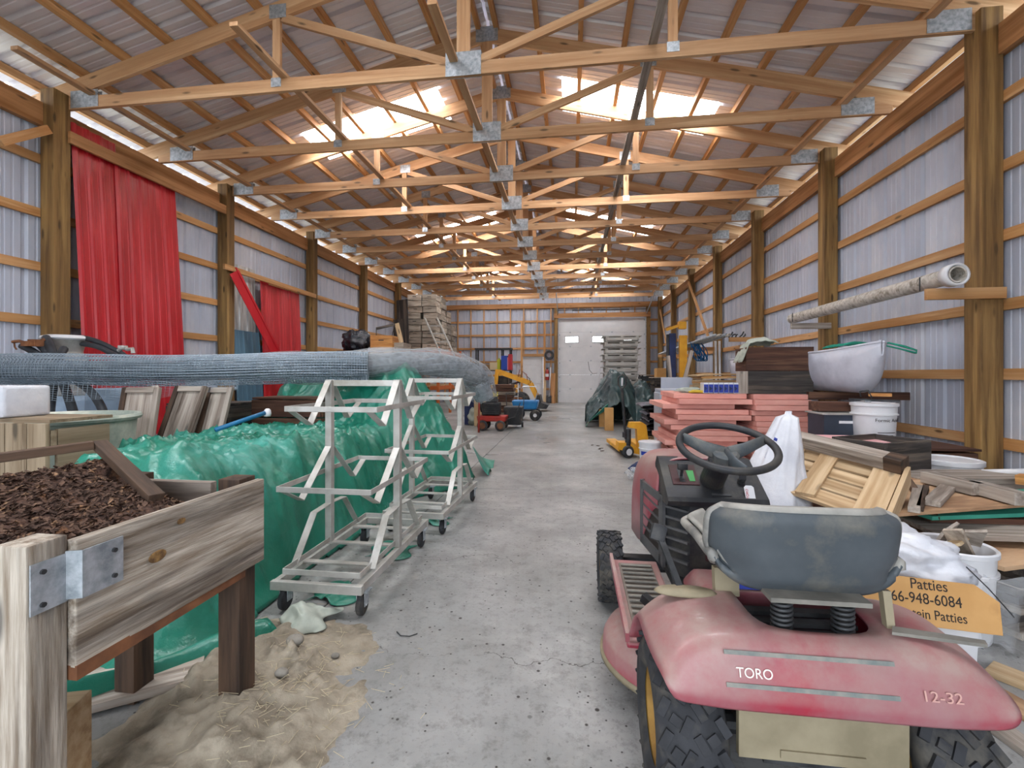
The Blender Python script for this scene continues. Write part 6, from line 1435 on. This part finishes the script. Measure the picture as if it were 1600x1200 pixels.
# seat: one shell swept from pan to back
prof = [(0.275,0.700),(0.24,0.675),(0.16,0.662),(0.06,0.658),(-0.05,0.656),(-0.105,0.668),(-0.135,0.705),(-0.152,0.76),(-0.165,0.82),(-0.170,0.868),(-0.160,0.893)]
def seat_pt(u, v, inner=0.0):
    t = u*(len(prof)-1); i = min(int(t), len(prof)-2); f = t-i; y = prof[i][0]*(1-f)+prof[i+1][0]*f; z = prof[i][1]*(1-f)+prof[i+1][1]*f
    back = sst(0.45, 0.65, u)
    hw = 0.238+0.004*back
    if u > 0.82: hw *= 1-0.16*((u-0.82)/0.18)**2.2
    if 0.5 < u < 0.72: hw *= 1-0.07*math.sin((u-0.5)/0.22*math.pi)
    if u < 0.12: hw *= 1-0.25*((0.12-u)/0.12)**2
    s = 2*v-1; e = abs(s)**5
    return V((s*hw*(1-inner), y+0.10*e*back+inner*0.25*back, z+0.085*e*(1-back)*(0.55+0.45*sst(0.0,0.3,u))+inner*0.25*(1-back)-0.02*e*back*sst(0.8,1,u)))
b = MB(); b.grid(lambda u, v: seat_pt(u, v), 44, 36); seat = b.build('seat', seat_dark, mw, smooth=True, solid=0.014)
b = MB(); b.grid(lambda u, v: seat_pt(u, v, 0.05)+V((0,0.014*sst(0.4,0.7,u),0.014*(1-sst(0.4,0.7,u)))), 36, 30).build('cushion', seat_light, seat, smooth=True, solid=0.014)
edge = [seat_pt(i/44, 0.0) for i in range(45)]+[seat_pt(1.0, j/30) for j in range(1, 31)]+[seat_pt(1-i/44, 1.0) for i in range(1, 45)]
MB().tube([p+V((0,0.006,0)) for p in edge], 0.0145, 8).build('seat_piping', seat_light, seat, smooth=True)
# lift lever on the left fender
MB().lathe([(0,0.0),(0.075,0.0),(0.08,0.004),(0.07,0.012),(0,0.014)], (-0.29,0.01,0.590), 24, None, (False,False), (1.15,0.42)).build('lever_plate', beige_steel, mw, smooth=True)
lv = MB().bar((-0.30,0.03,0.595),(-0.335,0.13,0.70),0.02,0.008).build('lift_lever', steel_dark, mw)
b = MB(); b.box((-0.343,0.148,0.722),(0.05,0.035,0.055),Matrix.Rotation(-0.35,3,'X') @ Matrix.Rotation(0.3,3,'Y'),0.010); b.build('lever_knob', black_plastic, lv, auto=50)
# mower deck
b = MB(); b.lathe([(0.0,0.215),(0.36,0.215),(0.44,0.205),(0.485,0.185),(0.50,0.16),(0.505,0.09),(0.495,0.085)], (0.0,0.47,0.03), 56, None, (False,False), (1.0,0.74)); b.build('cutting_deck', mower_red, mw, auto=45)
MB().lathe([(0.500,0.10),(0.514,0.10),(0.514,0.118),(0.500,0.118)], (0.0,0.47,0.02), 56, None, (False,False), (1.0,0.74)).build('deck_rim', beige_steel, mw, smooth=True)
# foot boards with ribbed mats
for s in (-1, 1):
    b = MB(); b.box((s*0.335,0.50,0.335),(0.215,0.66,0.022),Matrix.Rotation(0.03,3,'X'),0.009); fb = b.build('foot_board', mower_red, mw)
    MB().box((s*0.335,0.50,0.348),(0.15,0.56,0.008),Matrix.Rotation(0.03,3,'X'),0.003).build('mat_base', grey_board, fb)
    for k in range(13): MB().box((s*0.335,0.26+k*0.04,0.3535+0.0012*k),(0.135,0.014,0.006),None,0.002).build('mat_rib', seat_trim, fb)
    MB().bar((s*0.44,0.17,0.352),(s*0.44,0.83,0.37),0.014,0.03).build('edge_rail', mower_red, fb)
MB().box((0,0.42,0.37),(0.30,0.58,0.09),None,0.03,0.75).build('tunnel', mower_red, mw, auto=50); MB().box((0.02,0.44,0.417),(0.14,0.2,0.004)).build('tunnel_label', blue_print, mw)
MB().bar((-0.20,0.22,0.40),(-0.33,0.33,0.39),0.016,0.01).bar((-0.33,0.33,0.39),(-0.36,0.36,0.405),0.03,0.03).build('brake_pedal', steel_dark, mw)
# hood
def hood_pt(u, v):
    y = 0.86+0.68*u; hw = 0.215+0.06*math.sin(min(1,u*1.25)*math.pi/2)-0.10*max(0,u-0.72)**1.2*3; zt = 0.845-0.03*u-0.34*max(0,u-0.55)**2*2.2; zb = 0.60-0.26*sst(0.0,0.45,u)
    a = math.pi*v; ca, sa = math.cos(a), math.sin(a); k = 0.38
    return V((-hw*math.copysign(abs(ca)**k, ca), y, zb+(zt-zb)*abs(sa)**0.55))
b = MB(); b.grid(hood_pt, 24, 40); b.build('hood', mower_red, mw, smooth=True, solid=0.008)
MB().box((0,1.53,0.52),(0.42,0.05,0.26),None,0.02).build('grille', black_plastic, mw)
plan = [(-0.105,0.70),(0.105,0.70),(0.20,0.80),(0.245,1.10),(0.2,1.45),(-0.2,1.45),(-0.245,1.10),(-0.20,0.80)]
MB().prism(plan, 0.36, Matrix.Translation((0,0,0.51))).build('engine_bay', black_plastic, mw)
# vent panels on the sides, louvred corner panels
for s in (-1, 1):
    a_, c_ = V((s*0.207,0.80,0)), V((s*0.252,1.09,0))
    dirv = (c_-a_).normalized(); nrm = V((s*dirv.y, -s*dirv.x, 0)) 
    vp = MB().bar(a_+V((0,0,0.665)), c_+V((0,0,0.665)), 0.016, 0.04).bar(a_+V((0,0,0.375)), c_+V((0,0,0.375)), 0.016, 0.05).bar(a_+V((0,0,0.35)), a_+V((0,0,0.685)), 0.05, 0.016, up=nrm).bar(c_+V((0,0,0.35)), c_+V((0,0,0.685)), 0.04, 0.016, up=nrm).build('side_panel', grey_panel, mw)
    MB().bar(a_.lerp(c_,0.1)+V((0,0,0.52))-nrm*0.004, a_.lerp(c_,0.9)+V((0,0,0.52))-nrm*0.004, 0.006, 0.27).build('vent_opening', ink, vp)
    for k in range(4): MB().bar(a_.lerp(c_,0.08)+V((0,0,0.445+k*0.055)), a_.lerp(c_,0.95)+V((0,0,0.455+k*0.055)), 0.012, 0.010).build('vent_bar', grey_panel, vp)
    p_, q_ = V((s*0.112,0.700,0)), V((s*0.200,0.792,0))
    for k in range(6): MB().bar(p_+V((0,0,0.40+k*0.047)), q_+V((0,0,0.40+k*0.047)), 0.016, 0.010).build('louver', grey_panel, vp)
# dash console
b = MB(); b.prism([(0.72,0.665),(0.90,0.665),(0.96,0.80),(0.92,0.845),(0.88,0.845),(0.655,0.712),(0.645,0.695),(0.66,0.672),(0.70,0.665)], 0.42, Matrix(((0,0,1,0),(1,0,0,0),(0,1,0,0),(0,0,0,1)))); dash = b.build('dash_console', black_plastic, mw, auto=25)
dn = V((0, -0.509, 0.861)); 
def dash_M(x, t, off=0.001):      # t: distance up the sloping panel from its rear edge
    return face_matrix(V((x,0.655,0.712))+V((0,0.861,0.509))*t+dn*off, (1,0,0), (0,0.861,0.509))
MB().prism([(-0.058,0),(0.058,0),(0.058,0.13),(-0.058,0.13)], 0.006, dash_M(-0.115,0.075,0.002)).build('gear_panel', maroon, dash); MB().prism([(-0.012,0),(0.012,0),(0.012,0.09),(-0.012,0.09)], 0.007, dash_M(-0.128,0.09,0.003)).build('gear_slot', steel_dark, dash)
MB().prism([(-0.012,0),(0.012,0),(0.016,0.07),(-0.016,0.07)], 0.008, dash_M(-0.085,0.095,0.003)).build('speed_label', green_label, dash)
gM = dash_M(-0.128,0.13,0.0); MB().bar(gM.to_translation(), gM.to_translation()+dn*0.05, 0.012,0.006).box(gM.to_translation()+dn*0.06,(0.045,0.02,0.03),None,0.006).build('gear_knob', black_plastic, dash, auto=50)
kM = dash_M(0.125,0.10,0.004).to_translation(); MB().cyl(kM, kM+dn*0.02, 0.016, n=14).build('ignition', steel_dark, dash)
MB().box(kM+dn*0.035,(0.03,0.008,0.035),None,0.003).build('key', black_plastic, dash); 
kt = thing('key_tag', 'small white key tag hanging from the mower ignition', 'key tag', mw.location+kM+V((0.012,-0.09,-0.03))); bpy.data.objects.remove(kt)
MB().prism([(-0.02,0.0),(-0.012,0.008),(0.012,0.008),(0.02,0.0),(0.02,-0.05),(0.012,-0.06),(-0.012,-0.06),(-0.02,-0.05)], 0.004, Matrix.Translation(kM+V((0.012,-0.055,-0.01))) @ Matrix.Rotation(math.radians(62),4,'X')).build('key_tag', white_plastic, dash)
tM = Matrix.Translation(kM+V((0.012,-0.055,-0.01))) @ Matrix.Rotation(math.radians(62),4,'X') @ Matrix.Translation((-0.006,-0.05,0.0024)) @ Matrix.Rotation(math.pi/2,4,'Z'); text_mesh('tag_lettering', 'TORO', 0.015, tM, red_ink, dash)
MB().prism([(-0.04,-0.006),(0.04,-0.006),(0.04,0.006),(-0.04,0.006)], 0.006, dash_M(0.02,0.018,0.002)).build('tray_slot', steel_dark, dash)
# rear face of the console: maroon panel with a warning label
MB().box((0.045,0.697,0.53),(0.17,0.012,0.22),None,0.004).build('service_panel', maroon, dash); MB().box((0.01,0.69,0.545),(0.055,0.006,0.15)).build('warning_label', white_plastic, dash)
for k in range(3): MB().box((0.01,0.6865,0.50+k*0.04),(0.047,0.003,0.03)).build('label_field', ink, dash); 
for k in range(3): MB().box((0.0,0.6845,0.50+k*0.04),(0.012,0.002,0.018)).box((0.018,0.6845,0.504+k*0.04),(0.016,0.002,0.003)).box((0.018,0.6845,0.497+k*0.04),(0.016,0.002,0.003)).build('label_symbol', white_plastic, dash)
MB().box((0.105,0.69,0.575),(0.035,0.008,0.045)).build('switch_recess', ink, dash); text_mesh('lettering', 'Ch', 0.018, face_matrix((0.085,0.6895,0.528),(1,0,0),(0,0,1)), letter_white, dash)
# steering column and wheel
wc = V((-0.02,0.475,0.965)); wn_ = V((0.0,-0.36,0.93)).normalized()
cb_ = V((0.0,0.735,0.775)); MB().cyl(cb_, wc.lerp(cb_,0.35), 0.052, 0.048, 24).build('column_boot', black_plastic, mw, smooth=False)
sw = MB(); M_, _ = frame_from((0,0,0), wn_); ay = M_.to_3x3() @ V((0,1,0)); az = M_.to_3x3() @ V((0,0,1))
pts = [wc+ay*(0.178*math.cos(2*math.pi*i/64))+az*(0.178*math.sin(2*math.pi*i/64)) for i in range(64)]
swo = sw.tube(pts, 0.0145, 14, closed=True).build('steering_wheel', black_plastic, mw, smooth=True)
hubp = wc-wn_*0.045
MB().cyl(hubp-wn_*0.05, hubp+wn_*0.012, 0.042, 0.05, 24).cyl(hubp+wn_*0.012, hubp+wn_*0.02, 0.05, 0.04, 24).build('wheel_hub', seat_dark, swo)
MB().cyl(cb_, hubp, 0.018, n=12).build('steering_shaft', steel_dark, mw)
for ang in (155, 20, 275):
    a = math.radians(ang); e = wc+ay*(0.172*math.cos(a))+az*(0.172*math.sin(a)); md = hubp.lerp(e,0.5)-wn_*0.004
    MB().tube([hubp+wn_*0.004, md, e], [0.034,0.026,0.019], 10, flat=0.35).build('spoke', seat_dark, swo, smooth=True)

# ================================================================== MORE CLUTTER AROUND THE NETTING END
random.seed(77)
for k, (px_, py_, lab, m_) in enumerate(((742, 668, 'cream crumpled sack on the floor behind the far cart', canvas_m), (757, 655, 'rust brown crumpled sack left of the red wagon', rust))):
    p = at(px_, py_, Z=0); lumpy('crumpled_sack', lab, 'sack', (p.x-0.1, p.y+0.6, 0), (0.2,0.2,0.22+0.1*k), m_, 0.3, 2.2, 28, 18, 30+k, 0.02)
p = at(748, 640, Y=9.6); tag(MB().cyl((p.x, 9.6, 0), (p.x-0.05, 9.9, 1.25), 0.022, n=10).build('red_pole', red_paint, smooth=True), 'red pole leaning behind the far cart', 'pole')
b = MB()
for k in range(7):
    c_ = V((wl.x-0.1+rnd(-0.12,0.12), wl.y+rnd(-0.05,0.1), 0.76+rnd(0.0,0.06))); b.tube([c_+V((0.14*math.cos(a*0.6+k), 0.1*math.sin(a*0.6+k), 0.04*math.sin(a*1.3+k))) for a in range(11)], 0.009, 5)
tag(b.build('tangled_twine', mat('cord_yellow','#b9ad4a','#8f8538',9,rough=0.8), smooth=True), 'tangled yellow cord on top of the wagon engine', 'cord')
for k in range(5):
    p = at(803, 600, Y=14.6); o = plank('brown_board', (p.x-0.5, 14.7, 0.05+k*0.1), (p.x+0.25, 14.7, 0.05+k*0.1), 0.4, 0.08, wood_dark if k % 2 else rust, bev=0.006)
    tag(o, 'thick brown board, %s from the bottom of the stack behind the blue cart' % ORD[k], 'board', 'brown boards behind the blue cart')
p = at(812, 640, Z=0); t = thing('hand_truck', 'thin silver hand truck standing beside the black tub', 'hand truck', (p.x, p.y-1.7, 0))
for s_ in (-1, 1): MB().cyl((s_*0.13,0,0.1),(s_*0.13,0.15,0.95),0.011,n=8).build('rail', chrome, t, smooth=True); MB().lathe([(0,-0.02),(0.09,-0.02),(0.1,0),(0.09,0.02),(0,0.02)], (s_*0.16,0.05,0.1), 18, Matrix.Rotation(math.pi/2,3,'Y')).build('wheel', rubber, t, auto=40)
for z_ in (0.3,0.55,0.8): MB().cyl((-0.13,0.15*(z_-0.1)/0.85,z_),(0.13,0.15*(z_-0.1)/0.85,z_),0.009,n=6).build('cross_rail', chrome, t)
MB().box((0,-0.08,0.02),(0.28,0.18,0.008)).build('toe_plate', galv, t); MB().box((0,0.0,0.06),(0.26,0.02,0.08)).build('axle_plate', galv, t)
